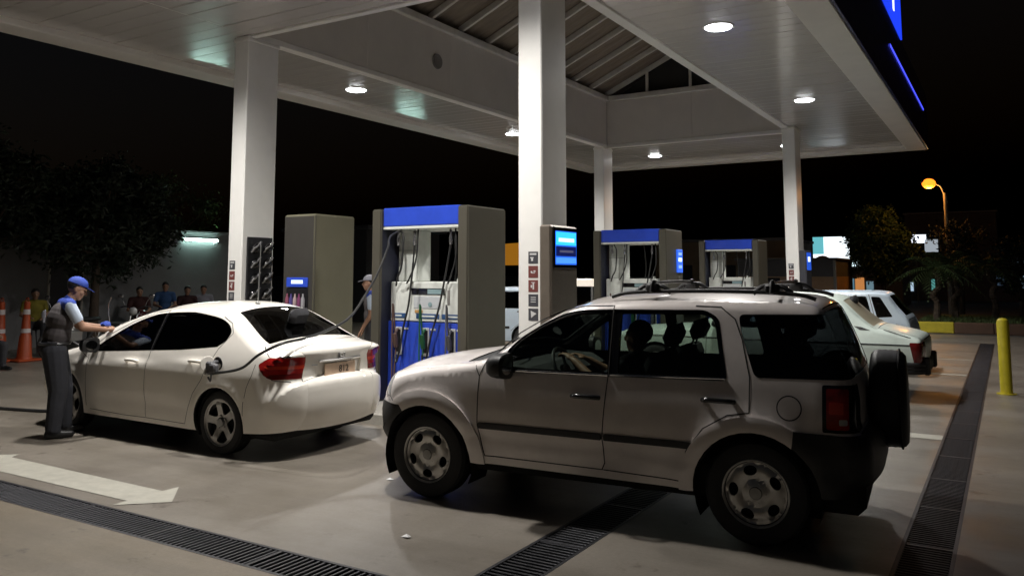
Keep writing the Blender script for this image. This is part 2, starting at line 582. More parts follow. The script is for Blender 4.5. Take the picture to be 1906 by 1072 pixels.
def build_wheel(parent, c, rad, width, rim_r, style, side, tyre_m, rim_m, dark_m):
    """wheel > tyre, rim, brake; c = centre, side = +1 left"""
    w = thing_part('wheel', parent, c)
    hw = width / 2
    T = MB()
    pr = [(rim_r, -hw * .86), (rim_r + .012, -hw * .95), (rad * .86, -hw), (rad * .95, -hw * .92), (rad * .985, -hw * .72)]
    for g in (-.5, 0, .5):
        pr += [(rad, hw * (g - .17)), (rad, hw * (g + .17))]
        if g < .5: pr += [(rad - .008, hw * (g + .2)), (rad - .008, hw * (g + .3))]
    pr += [(rad * .985, hw * .72), (rad * .95, hw * .92), (rad * .86, hw), (rim_r + .012, hw * .95), (rim_r, hw * .86), (rim_r - .01, hw * .8)]
    T.lathe(pr, 40, 'y')
    T.build('tyre', tyre_m, w, smooth=35)
    # rim face: a dished disc with openings
    regs = []
    rr = rim_r
    if style == 'steel':
        for k in range(5):
            a = R(90 + 72 * k)
            cx, cz = .70 * rr * math.cos(a), .70 * rr * math.sin(a)
            regs.append(('h', [(cx + .185 * rr * math.cos(q) * -math.sin(a) * 1.15 + .155 * rr * math.sin(q) * math.cos(a),
                                cz + .185 * rr * math.cos(q) * math.cos(a) * 1.15 + .155 * rr * math.sin(q) * math.sin(a)) for q in np.linspace(0, 2 * math.pi, 16, endpoint=False)]))
    else:
        for k in range(5):
            a = 90 + 72 * k + 36
            pl = []
            for aa, r_ in ((-25, .86), (-12, .90), (0, .91), (12, .90), (25, .86), (14, .42), (0, .36), (-14, .42)):
                pl.append((rr * r_ * math.cos(R(a + aa)), rr * r_ * math.sin(R(a + aa))))
            regs.append(('h', rpoly(pl, .012, 2)))
    ov, tr, idx = cdt_cut(circle(0, 0, rr * .985, n=40), regs, [], .02)
    tr = tr[idx == -1]
    def dish(pts, off):
        pts = np.asarray(pts); r_ = np.hypot(pts[:, 0], pts[:, 1]) / rr
        if style == 'steel':
            y = np.interp(r_, [0, .22, .30, .42, .60, .80, .90, .97, 1], [.020, .020, .012, -.002, .014, .012, -.004, .004, .012])
        else:
            y = np.interp(r_, [0, .15, .25, .5, .8, .92, 1], [.004, .004, -.004, .004, .016, .010, .018])
        y = hw * .72 + y
        e = 1e-3
        return np.stack([pts[:, 0], y + off, pts[:, 1]], 1), np.stack([np.zeros(len(pts)), np.ones(len(pts)), np.zeros(len(pts))], 1)
    u, inv = np.unique(tr.ravel(), return_inverse=True)
    p, _ = dish(ov[u], 0); q, _ = dish(ov[u], -.014)
    n = len(u); t = inv.reshape(-1, 3)
    V = list(map(tuple, p)) + list(map(tuple, q)); F = [tuple(map(int, x)) for x in t] + [tuple(int(i) + n for i in x[::-1]) for x in t]
    from collections import Counter
    cnt = Counter(); dr = {}
    for x in t:
        for i in range(3):
            e = (int(x[i]), int(x[(i + 1) % 3])); k = tuple(sorted(e)); cnt[k] += 1; dr[k] = e
    for k, c_ in cnt.items():
        if c_ == 1:
            a_, b_ = dr[k]; F.append((a_, b_, b_ + n, a_ + n))
    b = MB(); b.add(V, F)
    b.lathe([(rr * .985, hw * .73 + .014), (rr * 1.0, hw * .80), (rr * 1.045, hw * .97), (rr * 1.03, hw * .99), (rr * .985, hw * .93), (rr * .97, hw * .75), (rr * .96, -hw * .6)], 40, 'y')
    for k in range(5):
        a = R(90 + 72 * k + (36 if style == 'steel' else 0))
        b.lathe([(.010, hw * .72 - .004), (.010, hw * .72 + .012), (0.001, hw * .72 + .014)], 6, 'y', Matrix.Translation((.22 * rr * 1.3 * math.cos(a), 0, .22 * rr * 1.3 * math.sin(a))))
    b.build('rim', rim_m, w, smooth=30)
    h = MB()
    h.lathe([(0.001, hw * .72 + .028), (.13 * rr * 1.4, hw * .72 + .026), (.15 * rr * 1.4, hw * .72 + .018), (.15 * rr * 1.4, hw * .6)], 20, 'y')
    h.build('hub_cap', MATS['hubgrey'], w, smooth=30)
    d = MB(); d.lathe([(0.001, hw * .25), (rr * .8, hw * .25), (rr * .8, hw * .1), (rr * .95, -hw * .1), (rr * .95, -hw * .7)], 28, 'y')
    d.build('brake_disc', dark_m, w, smooth=30)
    if side < 0: w.rotation_euler = (0, 0, math.pi)
    return w

def thing_part(name, parent, loc=(0, 0, 0)):
    o = bpy.data.objects.new(name, None); o.empty_display_size = .1
    o.location = loc; link(o); o.parent = parent
    return o

def car_skin(car, sh, side_regs, top_regs, body_m, gaps, top_gaps, lining=None, step=.05, gw=.008):
    """cut both sheets into regions; side_regs: (name, poly, material, offset, parent-name)
       top_regs: (name, (t,k) poly, material, offset, parent-name). Material None = opening."""
    made = {}
    bnd = [tuple(p) for p in sh.P] + sh.bottom
    # rim rows for the rounded shoulder
    extra = []
    for f in (.06, .16, .32, .55, .8, 1.0):
        for i in range(0, len(sh.P), 2):
            extra.append(tuple(sh.P[i] - sh.N[i] * sh.Rr[i] * f))
    ov, tr, idx = cdt_cut(bnd, [(r[0], r[1]) for r in side_regs], extra, step)
    for flip in (False, True):
        S = 'L' if not flip else 'R'
        for i in range(-1, len(side_regs)):
            sel = tr[idx == i]
            if not len(sel): continue
            if i == -1:
                o = emit('body_side', ov, sel, sh.side, body_m, car, 0, flip)
                made['body' + S] = o
            else:
                nm, _, mm, off, par = side_regs[i]
                if mm is None: continue
                o = emit(nm, ov, sel, sh.side, mm, car, off, flip)
                made.setdefault(nm + S, o)
                o['_par'] = (par + S) if par else ''
        for pth in gaps:
            ribbon('panel_gap', sh.side, pth, gw, MATS['seam'], car, flip=flip)
        if lining:
            sel = tr[np.isin(idx, [i for i, r in enumerate(side_regs) if r[2] is None or r[2].name.startswith('glass')], invert=True)]
            emit('cabin_lining', ov, sel, sh.side, lining, car, -.03, flip, skirt=False)
    L = sh.S[-1]
    bnd2 = [(-TS, 0), (TS, 0), (TS, L), (-TS, L)]
    tregs = [(r[0], sh.ks(r[1])) for r in top_regs]
    ov, tr, idx = cdt_cut(bnd2, tregs, [], step)
    for i in range(-1, len(top_regs)):
        sel = tr[idx == i]
        if not len(sel): continue
        if i == -1:
            made['body'] = emit('body_shell', ov, sel, sh.top, body_m, car)
        else:
            nm, _, mm, off, par = top_regs[i]
            if mm is None: continue
            o = emit(nm, ov, sel, sh.top, mm, car, off)
            made.setdefault(nm, o)
            o['_par'] = par or ''
    if lining:
        sel = tr[np.isin(idx, [i for i, r in enumerate(top_regs) if r[2] is None or r[2].name.startswith('glass')], invert=True)]
        emit('cabin_lining', ov, sel, sh.top, lining, car, -.035, skirt=False)
    for pth in top_gaps:
        ribbon('panel_gap', sh.top, sh.ks(pth), gw, MATS['seam'], car)
    for o in list(car.children):
        if '_par' in o.keys():
            p = o['_par']
            if p and p in made and made[p] is not o: o.parent = made[p]
            del o['_par']
    return made

def wheel_wells(car, xs, zc, r, y_out, m):
    for x in xs:
        for sg in (1, -1):
            w = MB()
            arc = circle(x, zc, r, -25, 205, 22)
            y0 = sg * (y_out - .02); y1 = sg * (y_out - .30)
            v = [(a, y0, b) for a, b in arc] + [(a, y1, b) for a, b in arc]
            n = len(arc)
            f = [(i, i + 1, n + i + 1, n + i) for i in range(n - 1)] + [tuple(range(n, 2 * n))]
            w.add(v, f).build('wheel_well', m, car)

def mirror_pair(car, x, y, z, m, m2, s=1.0):
    for sg in (1, -1):
        b = MB()
        yo = y + .10 * s
        def sq(u, v, p=.55): return (math.copysign(abs(math.cos(u)) ** p, math.cos(u)), math.copysign(abs(math.sin(u)) ** p, math.sin(u)))
        rings = []
        for fx, k in ((-.045, .90), (-.04, 1.0), (.0, 1.0), (.04, .92), (.07, .72), (.085, .40)):
            rings.append([(x + fx * s, sg * (yo + .105 * s * k * sq(u, 0)[0]), z + .082 * s * k * sq(u, 0)[1] * (1 + .12 * sq(u, 0)[0] * -1)) for u in np.linspace(0, 2 * math.pi, 20, endpoint=False)])
        o_ = len(b.v)
        b.v += [p for r_ in rings for p in r_]
        for i in range(len(rings) - 1):
            for k in range(20): b.f.append((o_ + i * 20 + k, o_ + i * 20 + (k + 1) % 20, o_ + (i + 1) * 20 + (k + 1) % 20, o_ + (i + 1) * 20 + k))
        b.f.append(tuple(o_ + k for k in range(20))); b.f.append(tuple(o_ + (len(rings) - 1) * 20 + k for k in range(20)))
        b.tube([(x + .02, sg * (y - .04), z - .05 * s), (x + .01, sg * (y + .05), z - .03 * s)], .022 * s, 8)
        o = b.build('door_mirror', m, car, smooth=40)
        g = MB(); g.lathe([(.001, 0), (.058 * s, 0)], 16, 'x', Matrix.Translation((x - .047 * s, sg * (y + .10 * s), z)) @ Matrix.Diagonal((1, 1.25, .95, 1)))
        g.build('mirror_glass', m2, o)

def handle(car_part, sh, x, z, m, flip, L=.19, base_m=None):
    p, n = sh.side([(x, z), (x - L / 2, z), (x + L / 2, z)], .0)
    f = np.array([1, -1 if flip else 1, 1])
    c, a, b = p[0] * f, p[1] * f, p[2] * f
    out = n[0] * f
    M = MB()
    path = [Vector(a) + Vector(out) * .0, Vector(a) * .85 + Vector(b) * .15 + Vector(out) * .032, Vector(c) + Vector(out) * .038, Vector(a) * .15 + Vector(b) * .85 + Vector(out) * .032, Vector(b)]
    M.tube(smooth_path([tuple(q) for q in path], 5), [.017] * 21, 8)
    h = M.build('door_handle', m, car_part, smooth=50)
    return h
# ------------------------------------------------------------------ car materials
mat('seam', (.02, .019, .018), .8)
mat('hubgrey', (.32, .32, .31), .35, .6)
TYRE = mat('tyre_rubber', (.018, .018, .019), .75, var=.3, scale=30, bump=.2, bscale=120)
PLASTIC = mat('black_plastic', (.016, .016, .017), .5, var=.25, scale=20, bump=.1, bscale=300)
GLOSSBLK = mat('gloss_black', (.008, .008, .009), .12, coat=.3)
DARK = mat('underbody_black', (.008, .008, .008), .9)
CHROME = mat('chrome', (.75, .75, .75), .12, 1.0)
SILVER_RIM = mat('silver_rim', (.52, .51, .49), .32, .75, var=.15, scale=14)
GREY_RIM = mat('alloy_rim', (.45, .44, .43), .30, .8, var=.15, scale=14)
LINING = mat('cabin_cloth', (.03, .03, .032), .9, var=.3, scale=20)
SEAT = mat('seat_cloth', (.035, .035, .04), .9, var=.3, scale=25)
SUVPAINT = mat('champagne_paint', (.79, .735, .71), .36, .10, coat=.8, var=.07, scale=5, coatr=.04)
WHITEPAINT = mat('white_paint', (.90, .86, .79), .35, 0.0, coat=.8, var=.03, scale=2.5, coatr=.05)
OLDWHITE = mat('aged_white_paint', (.60, .69, .64), .4, 0, coat=.35, var=.10, scale=4, coatr=.15)
HATCHWHITE = mat('cool_white_paint', (.62, .73, .84), .35, 0, coat=.5, var=.06, scale=4, coatr=.1)
GL_SUV = glass_mat('glass_suv', (.50, .56, .51))
GL_TINT = glass_mat('glass_tint', (.05, .05, .055))
GL_DARK = glass_mat('glass_dark', (.12, .13, .14))
GL_OLD = glass_mat('glass_old', (.45, .5, .5))
REDLENS = mat('red_lens', (.30, .010, .009), .10, coat=.6, var=.35, scale=9, stretch=(1, 1, 3))
DRED = mat('dark_red_lens', (.12, .008, .008), .15, coat=.5)
CLEARLENS = mat('clear_lens', (.55, .55, .55), .1, .3, coat=.8)
ORANGELENS = mat('orange_lens', (.5, .16, .02), .15, coat=.6)
BRIGHTRED = mat('bright_red_lens', (.62, .05, .02), .12, coat=.6)
PLATE = mat('plate_painted_reflection', (.62, .44, .31), .45, var=.1, scale=12)  # orange reflection painted into the plate's base colour
PLATEBLK = mat('plate_black', (.02, .02, .022), .4)

def under(car, x0, x1, w, z0, z1):
    MB().box(x0, x1, -w, w, z0, z1, .05).build('underbody', DARK, car)

def seat(car, x, y, w=.50, back=25, m=None):
    b = MB()
    M = Matrix.Translation((x, y, .62)) @ Matrix.Rotation(R(-back), 4, 'Y')
    b.box(-.07, .07, -w / 2, w / 2, 0, .60, .05, M)
    b.box(-.055, .055, -.13, .13, .64, .83, .05, M)
    b.tube([tuple(M @ Vector((0, -.06, .58))), tuple(M @ Vector((0, -.06, .68)))], .008, 6)
    b.tube([tuple(M @ Vector((0, .06, .58))), tuple(M @ Vector((0, .06, .68)))], .008, 6)
    b.box(x - .02, x + .48, y - w / 2, y + w / 2, .48, .63, .05)
    return b.build('seat', m or SEAT, car, smooth=40)

def steering(car, x, y, z):
    b = MB()
    M = Matrix.Translation((x, y, z)) @ Matrix.Rotation(R(-62), 4, 'Y')
    ring = [tuple(M @ Vector((.19 * math.cos(a), .19 * math.sin(a), 0))) for a in np.linspace(0, 2 * math.pi, 25)]
    b.tube(ring, .014, 8, cap=False)
    b.box(-.06, .06, -.07, .07, -.03, .01, .02, M)
    for a in (200, 340, 90):
        b.tube([tuple(M @ Vector((0, 0, 0))), tuple(M @ Vector((.185 * math.cos(R(a)), .185 * math.sin(R(a)), 0)))], .013, 6)
    b.tube([tuple(M @ Vector((0, 0, -.02))), tuple(M @ Vector((0, 0, -.4)))], .03, 8)
    return b.build('steering_wheel', PLASTIC, car, smooth=40)

# ------------------------------------------------------------------ compact SUV
def build_suv():
    car = thing('sport_utility_car', 'champagne silver compact sport utility car with spare wheel on its tailgate', 'car', (-1.521, 6.263, 0), R(184.2))
    prof = [(2.96, .36, .22, .05), (3.07, .45, .30, .07), (3.09, .60, .32, .08), (3.07, .72, .32, .08), (3.01, .85, .28, .07),
            (2.90, .935, .18, .06), (2.70, .985, .11, .06), (2.30, 1.035, .08, .07), (2.03, 1.075, .06, .07), (1.74, 1.25, .06, .08),
            (1.44, 1.43, .06, .07), (1.24, 1.505, .07, .05), (.95, 1.540, .08, .04), (.5, 1.555, .08, .04), (0, 1.552, .08, .04), (-.31, 1.54, .08, .04),
            (-.41, 1.505, .08, .03), (-.475, 1.39, .08, .03), (-.59, 1.08, .09, .03), (-.615, .95, .10, .03), (-.625, .76, .11, .03),
            (-.675, .71, .14, .04), (-.70, .58, .16, .04), (-.68, .44, .16, .04), (-.60, .37, .14, .04)]
    wz = [(.2, .79), (.32, .815), (.45, .845), (.58, .866), (.70, .869), (.80, .863), (.88, .852), (.96, .836), (1.03, .820), (1.2, .775), (1.45, .700), (1.6, .65)]
    wx = [(-.9, -.05), (-.4, -.012), (0, 0), (2.0, 0), (2.6, -.015), (3.1, -.05)]
    def crease(x, z):
        c = .012 * np.exp(-((z - .70) / .05) ** 2) * 0
        for cx, cz in ((0, .32), (2.504, .31)):      # swelling round the wheel arches
            d = np.hypot(x - cx, z - cz); c = c + .022 * np.exp(-((d - .44) / .09) ** 2)
        return c - .010 * np.exp(-((z - .52) / .06) ** 2)
    sh = CarShell(prof, [(-.45, .35), (.45, .305), (2.05, .315), (2.8, .35)], wz, wx, crease)
    fglass = rpoly([(1.795, 1.035), (1.785, 1.15), (1.70, 1.24), (1.54, 1.338), (1.38, 1.412), (1.26, 1.442), (1.03, 1.452), (1.005, 1.04)], [.02, .05, .1, .1, .1, .05, .01, .01])
    rglass = rpoly([(.93, 1.043), (.935, 1.453), (.34, 1.462), (.262, 1.42), (.20, 1.058)], [.01, .01, .06, .06, .05])
    band = rpoly([(1.835, .998), (1.822, 1.155), (1.715, 1.264), (1.55, 1.364), (1.385, 1.438), (1.26, 1.468), (.98, 1.478), (.33, 1.487), (.235, 1.435), (.165, 1.028)], .04)
    qglass = rpoly([(.103, 1.462), (.085, 1.35), (-.012, 1.06), (-.80, 1.075), (-.62, 1.475)], [.04, .1, .04, 0.001, .02])
    fdoor = [(1.985, .375), (2.035, .60), (2.035, .96), (1.995, 1.06), (1.87, 1.17), (1.73, 1.288), (1.56, 1.388), (1.39, 1.462), (1.26, 1.492), (.998, 1.503), (.997, 1.03), (1.035, .59), (1.025, .42), (1.05, .37)]
    rdoor = [(.998, 1.503), (.997, 1.03), (1.035, .59), (1.025, .42), (1.05, .37), (.47, .355), (.44, .56), (.32, .72), (.16, .815), (.02, .84), (.02, 1.06), (.075, 1.30), (.125, 1.43), (.225, 1.508), (.4, 1.512)]
    P = SUVPAINT
    sreg = [('hole', circle(2.504, .31, .405, n=36), None, 0, None), ('hole', circle(0, .32, .405, n=36), None, 0, None),
            ('front_window', fglass, GL_SUV, -.012, 'front_door'), ('rear_window', rglass, GL_SUV, -.012, 'rear_door'), ('quarter_window', qglass, GL_DARK, -.004, None),
            ('window_trim', band, GLOSSBLK, -.006, None),
            ('lamp_band', rpoly([(-.462, .935), (-.462, .865), (-.545, .865), (-.545, .935)], .008), BRIGHTRED, .006, None),
            ('reverse_lamp', rpoly([(-.52, .835), (-.52, .80), (-.565, .80), (-.565, .835)], .008), CLEARLENS, .006, None),
            ('tail_light', rpoly([(-.448, 1.018), (-.446, .772), (-.575, .772), (-.575, 1.018)], .015), REDLENS, .004, None),
            ('lamp_housing', rpoly([(-.425, 1.038), (-.422, .752), (-.9, .752), (-.9, 1.038)], .015), GLOSSBLK, .002, None),
            ('headlight', rpoly([(2.86, .755), (2.87, .93), (3.3, .93), (3.3, .73)], .03), CLEARLENS, .003, None),
            ('front_bumper', [(2.74, .70), (3.3, .712), (3.3, .2), (2.5, .2), (2.6, .5)], PLASTIC, .010, None),
            ('rear_bumper', [(-.25, .745), (-1.0, .725), (-1.0, .2), (-.2, .2)], PLASTIC, .010, None),
            ('arch_flare', circle(2.504, .31, .515, 42, 188) + [(2.504, .31)], P, .018, None),
            ('arch_flare', circle(0, .32, .495, -4, 132) + [(0, .32)], P, .018, None),
            ('rub_strip', rpoly([(2.025, .580), (2.025, .622), (1.04, .622), (1.04, .580)], .01), PLASTIC, .014, 'front_door'),
            ('rub_strip', rpoly([(1.022, .580), (1.022, .622), (.375, .622), (.375, .580)], .01), PLASTIC, .014, 'rear_door'),
            ('front_door', fdoor, P, 0, None), ('rear_door', rdoor, P, 0, None)]
    W = .99
    treg = [('windscreen', rpoly([(-.93, 8.2), (.93, 8.2), (.92, 10.95), (-.92, 10.95)], .05), GL_SUV, -.008, None),
            ('cowl_grille', rpoly([(-.97, 7.35), (-.5, 7.62), (.5, 7.62), (.97, 7.35), (.95, 8.2), (-.95, 8.2)], .03), PLASTIC, -.006, None),
            ('rear_screen', [(-.995, 16.25), (.995, 16.25), (.995, 18.05), (-.995, 18.05)], GL_DARK, -.003, None),
            ('lamp_housing', [(.84, 18.35), (1, 18.35), (1, 20.05), (.84, 20.05)], GLOSSBLK, .002, None),
            ('lamp_housing', [(-.84, 18.35), (-1, 18.35), (-1, 20.05), (-.84, 20.05)], GLOSSBLK, .002, None),
            ('rear_bumper', [(-1, 20.25), (1, 20.25), (1, 24.0), (-1, 24.0)], PLASTIC, .010, None),
            ('front_bumper', [(-1, 0), (1, 0), (1, 3.0), (-1, 3.0)], PLASTIC, .010, None),
            ('grille', rpoly([(-.5, 3.1), (.5, 3.1), (.55, 4.3), (-.55, 4.3)], .03), PLASTIC, -.02, None),
            ('headlight', rpoly([(.62, 3.15), (1.0, 3.15), (1.0, 4.6), (.7, 4.6)], .02), CLEARLENS, .003, None),
            ('headlight', rpoly([(-.62, 3.15), (-1.0, 3.15), (-1.0, 4.6), (-.7, 4.6)], .02), CLEARLENS, .003, None)]
    gaps = [fdoor + [fdoor[0]], rdoor[3:] , circle(-.226, .885, .074, n=28) + [(-.152, .885)], [(2.035, .96), (2.08, 1.035)], [(2.80, .70), (2.86, .755)]]
    tg = [[(-.93, 4.7), (.93, 4.7)], [(-.97, 16.05), (.97, 16.05)]]
    made = car_skin(car, sh, sreg, treg, P, gaps, tg, LINING)
    # belt moulding
    def belt(pts, r_, par, fl):
        p, n = sh.side(pts, .004)
        if fl: p = p * [1, -1, 1]
        MB().tube([tuple(q) for q in p], r_, 8).build('belt_moulding', CHROME, par, smooth=True)
    for fl in (False, True):
        belt([(1.82, 1.014), (1.4, 1.017), (1.0, 1.021)], .009, made['front_door' + 'LR'[fl]], fl)
        belt([(.985, 1.024), (.6, 1.032), (.18, 1.042)], .007, made['rear_door' + 'LR'[fl]], fl)
    for fl in (False, True):
        handle(made['front_door' + 'LR'[fl]], sh, 1.16, .865, GLOSSBLK, fl, .21)
        handle(made['rear_door' + 'LR'[fl]], sh, .22, .90, GLOSSBLK, fl, .21)
    wheel_wells(car, (0, 2.504), .315, .402, .84, DARK)
    under(car, -.65, 2.9, .76, .24, .52)
    for x in (0, 2.504):
        for sg in (1, -1):
            w = build_wheel(car, (x, sg * .735, .33), .33, .205, .205, 'steel', sg, TYRE, SILVER_RIM, DARK)
            w.rotation_euler[1] = R(13 * sg) if x == 0 else R(36 * sg)
    mirror_pair(car, 1.80, .82, 1.055, PLASTIC, CHROME, 1.12)
    # spare wheel in its cover
    s = MB(); M = Matrix.Translation((-.665, -.05, .87))
    s.lathe([(.001, -.23), (.22, -.228), (.295, -.222), (.322, -.20), (.331, -.16), (.329, -.15), (.333, -.13), (.330, -.11), (.333, -.09), (.330, -.07), (.333, -.05), (.325, -.02), (.30, .0), (.25, .01), (.001, .01)], 40, 'x', M)
    sp = s.build('spare_wheel', PLASTIC, car, smooth=40)
    t = MB(); t.tube([(-.665 - .18, -.05 + .328 * math.cos(a), .87 + .336 * math.sin(a)) for a in np.linspace(0, 2 * math.pi, 41)], .008, 6, cap=False)
    t.build('cover_rim', TYRE, sp, smooth=True)
    b = MB(); b.box(-.70, -.60, -.2, .1, .78, .96, .02); b.build('spare_carrier', PLASTIC, car)
    # roof strips and crossbars
    for sg in (1, -1):
        pts = [(x, sg * (.585 - .02 * abs(x - .5)), z) for x, z in ((1.05, 1.565), (.95, 1.592), (.5, 1.612), (0, 1.61), (-.30, 1.59), (-.38, 1.565))]
        MB().tube(smooth_path(pts, 5), .014, 8).build('roof_rail', PLASTIC, car, smooth=50)
    for x in (.74, -.10):
        c = MB()
        for sg in (1, -1):
            c.tube(smooth_path([(x + .13, sg * .56, 1.60), (x + .07, sg * .55, 1.645), (x, sg * .53, 1.652), (x - .07, sg * .55, 1.645), (x - .13, sg * .56, 1.60)], 5), .017, 8)
            c.box(x - .05, x + .05, sg * .55 - .045, sg * .55 + .045, 1.595, 1.668, .015)
            c.tube(smooth_path([(x, sg * .60, 1.60), (x, sg * .58, 1.665), (x, sg * .50, 1.672)], 4), .016, 8)
        c.tube([(x, -.55, 1.665), (x, -.2, 1.672), (x, .2, 1.672), (x, .55, 1.665)], .013, 8)
        c.build('roof_crossbar', PLASTIC, car, smooth=45)
    # interior
    seat(car, .95, .38); seat(car, .95, -.38); seat(car, .02, .42, .42, 18); seat(car, .02, -.42, .42, 18); seat(car, .02, 0, .40, 18)
    steering(car, 1.50, .38, .98)
    d = MB(); d.prism([(1.62, .55), (1.60, .95), (1.72, 1.02), (2.02, 1.04), (2.05, .55)], -.72, .72, 'xz'); d.build('dashboard', LINING, car)
    MB().box(-.6, 2.0, -.74, .74, .36, .46, .01).build('cabin_floor', LINING, car)
    # exhaust
    MB().tube([(-.2, -.5, .33), (-.60, -.52, .30)], .028, 10).build('exhaust_pipe', MATS['hubgrey'], car, smooth=True)
    # wipers
    for y0, y1 in ((.05, .60), (-.62, -.08)):
        p, n = sh.top(sh.ks([(y0 / .8, 8.15), (y0 / .8 + .3, 8.4), (y1 / .8, 8.55)]), .02)
        MB().tube([tuple(q) for q in p], .008, 6).build('wiper', PLASTIC, car)
    return car

# ------------------------------------------------------------------ white saloon
def build_saloon():
    car = thing('saloon_car', 'white four door saloon being refuelled at the nearest pump', 'car', (-6.59, 6.215, 0), R(180))
    prof = [(3.20, .25, .28, .05), (3.31, .35, .40, .07), (3.33, .50, .42, .08), (3.30, .64, .40, .08), (3.19, .73, .30, .06), (3.0, .80, .16, .05),
            (2.7, .87, .10, .06), (2.45, .92, .08, .07), (2.30, .975, .07, .08), (1.98, 1.14, .07, .09), (1.55, 1.285, .07, .07), (1.2, 1.352, .08, .06), (.8, 1.380, .09, .055),
            (.36, 1.374, .09, .055), (.14, 1.325, .09, .06), (-.13, 1.20, .09, .06), (-.36, 1.085, .09, .055), (-.50, 1.035, .10, .05), (-.66, 1.010, .12, .045), (-.75, 1.0, .16, .04),
            (-.785, .968, .24, .04), (-.772, .91, .30, .045), (-.762, .80, .31, .045), (-.765, .715, .31, .045), (-.822, .695, .31, .05), (-.842, .58, .31, .05), (-.83, .40, .29, .05), (-.76, .26, .24, .045)]
    wz = [(.15, .765), (.28, .797), (.4, .813), (.55, .821), (.73, .823), (.80, .814), (.88, .793), (.95, .770), (1.0, .750), (1.2, .65), (1.4, .55), (1.5, .50)]
    wx = [(-1, -.06), (-.6, -.025), (-.2, 0), (0, 0), (2.2, 0), (2.7, -.01), (3.3, -.05)]
    def crease(x, z):
        zl = .775 + (2.3 - x) * .052
        c = .012 / (1 + np.exp((z - zl) / .006)) * np.clip((x + .35) * 3, 0, 1) * np.clip((2.5 - x) * 3, 0, 1)
        for cx in (0, 2.55):
            d = np.hypot(x - cx, z - .30); c = c + .012 * np.exp(-((d - .36) / .05) ** 2)
        return c - .012 * np.exp(-((z - .40) / .07) ** 2) * np.clip((x - .4) * 4, 0, 1) * np.clip((2.1 - x) * 4, 0, 1)
    sh = CarShell(prof, [(-.40, .235), (.45, .20), (2.1, .205), (2.9, .24)], wz, wx, crease)
    win = [(2.135, .885), (1.935, 1.012), (1.61, 1.182), (1.29, 1.288), (.97, 1.318), (.513, 1.308), (.216, 1.268), (.08, 1.21), (.03, 1.15), (.06, 1.08), (.146, 1.02), (.645, .982), (1.266, .936)]
    wc = [tuple(p) for p in catmull(win[1:11], 5)]
    outl = [win[0]] + wc + win[11:]
    c0 = np.mean(outl, axis=0)
    band = [tuple(np.array(p) + (np.array(p) - c0) / np.linalg.norm(np.array(p) - c0) * .016) for p in outl]
    ar = np.array(outl)
    fg = [p for p in outl if p[0] > 1.15]; rg = [p for p in outl if p[0] < 1.09]
    fg = [p for p in fg]
    # split the daylight opening at the B pillar
    ztop = lambda x: float(np.interp(-x, [-p[0] for p in wc[:30]], [p[1] for p in wc[:30]]))
    zbot = lambda x: float(np.interp(-x, [-2.135, -1.266, -.645, -.146], [.885, .936, .982, 1.02]))
    fg = [win[0]] + [p for p in wc if p[0] > 1.15] + [(1.15, ztop(1.15)), (1.15, zbot(1.15)), win[12]]
    rg = [(1.09, zbot(1.09)), (1.09, ztop(1.09))] + [p for p in wc if p[0] < 1.09] + [win[11]]
    fdoor = [(2.15, .30), (2.17, .60), (2.16, .80), (2.19, .88), (1.98, 1.045), (1.62, 1.215), (1.30, 1.318), (1.12, 1.34), (1.12, .95), (1.135, .6), (1.12, .255), (1.5, .25), (2.1, .265)]
    rdoor = [(1.12, 1.34), (1.12, .95), (1.135, .6), (1.12, .255), (.50, .25), (.44, .40), (.36, .56), (.24, .70), (.17, .85), (.10, 1.0), (-.02, 1.15), (.06, 1.24), (.22, 1.30), (.51, 1.338), (.97, 1.348)]
    P = WHITEPAINT
    tail = rpoly([(-.50, .880), (-.61, .945), (-1.2, .925), (-1.2, .735), (-.63, .742), (-.56, .785)], .015)
    sreg = [('hole', circle(2.55, .30, .342, n=36), None, 0, None), ('hole', circle(0, .30, .342, n=36), None, 0, None),
            ('front_window', fg, GL_TINT, -.008, 'front_door'), ('rear_window', rg, GL_TINT, -.008, 'rear_door'), ('window_trim', band, GLOSSBLK, -.004, None),
            ('reflector', rpoly([(-.585, .765), (-.62, .79), (-1.2, .79), (-1.2, .738), (-.63, .744)], .01), MATS['dark_red_lens'], .004, None),
            ('lamp_band', rpoly([(-.575, .865), (-.60, .835), (-1.2, .83), (-1.2, .868)], .01), BRIGHTRED, .005, None),
            ('tail_light', tail, REDLENS, .003, None),
            ('headlight', rpoly([(2.86, .66), (2.80, .76), (2.95, .80), (3.4, .72), (3.4, .60)], .03), CLEARLENS, .002, None),
            ('front_door', fdoor, P, 0, None), ('rear_door', rdoor, P, 0, None)]
    treg = [('windscreen', rpoly([(-.92, 8.2), (.92, 8.2), (.90, 10.9), (-.90, 10.9)], .05), GL_TINT, -.006, None),
            ('cowl_grille', [(-.95, 7.75), (.95, 7.75), (.95, 8.2), (-.95, 8.2)], PLASTIC, -.005, None),
            ('rear_screen', rpoly([(-.93, 13.95), (.93, 13.95), (.97, 16.6), (-.97, 16.6)], .06), GL_DARK, -.005, None),
            ('plate_recess', rpoly([(-.72, 21.3), (.72, 21.3), (.66, 22.8), (-.66, 22.8)], .03), P, -.018, None),
            ('grille', rpoly([(-.7, 3.2), (.7, 3.2), (.8, 4.2), (-.8, 4.2)], .03), PLASTIC, -.012, None)]
    gaps = [fdoor[:8], fdoor[7:], rdoor[3:13], [(2.16, .80), (2.40, .905)], [(-.46, .88), (-.44, .78), (-.38, .66), (-.345, .52), (-.345, .40)], [(-.63, .74), (-.74, .715)], tail[:10], [(-.46, 1.035), (-.60, .95)]]
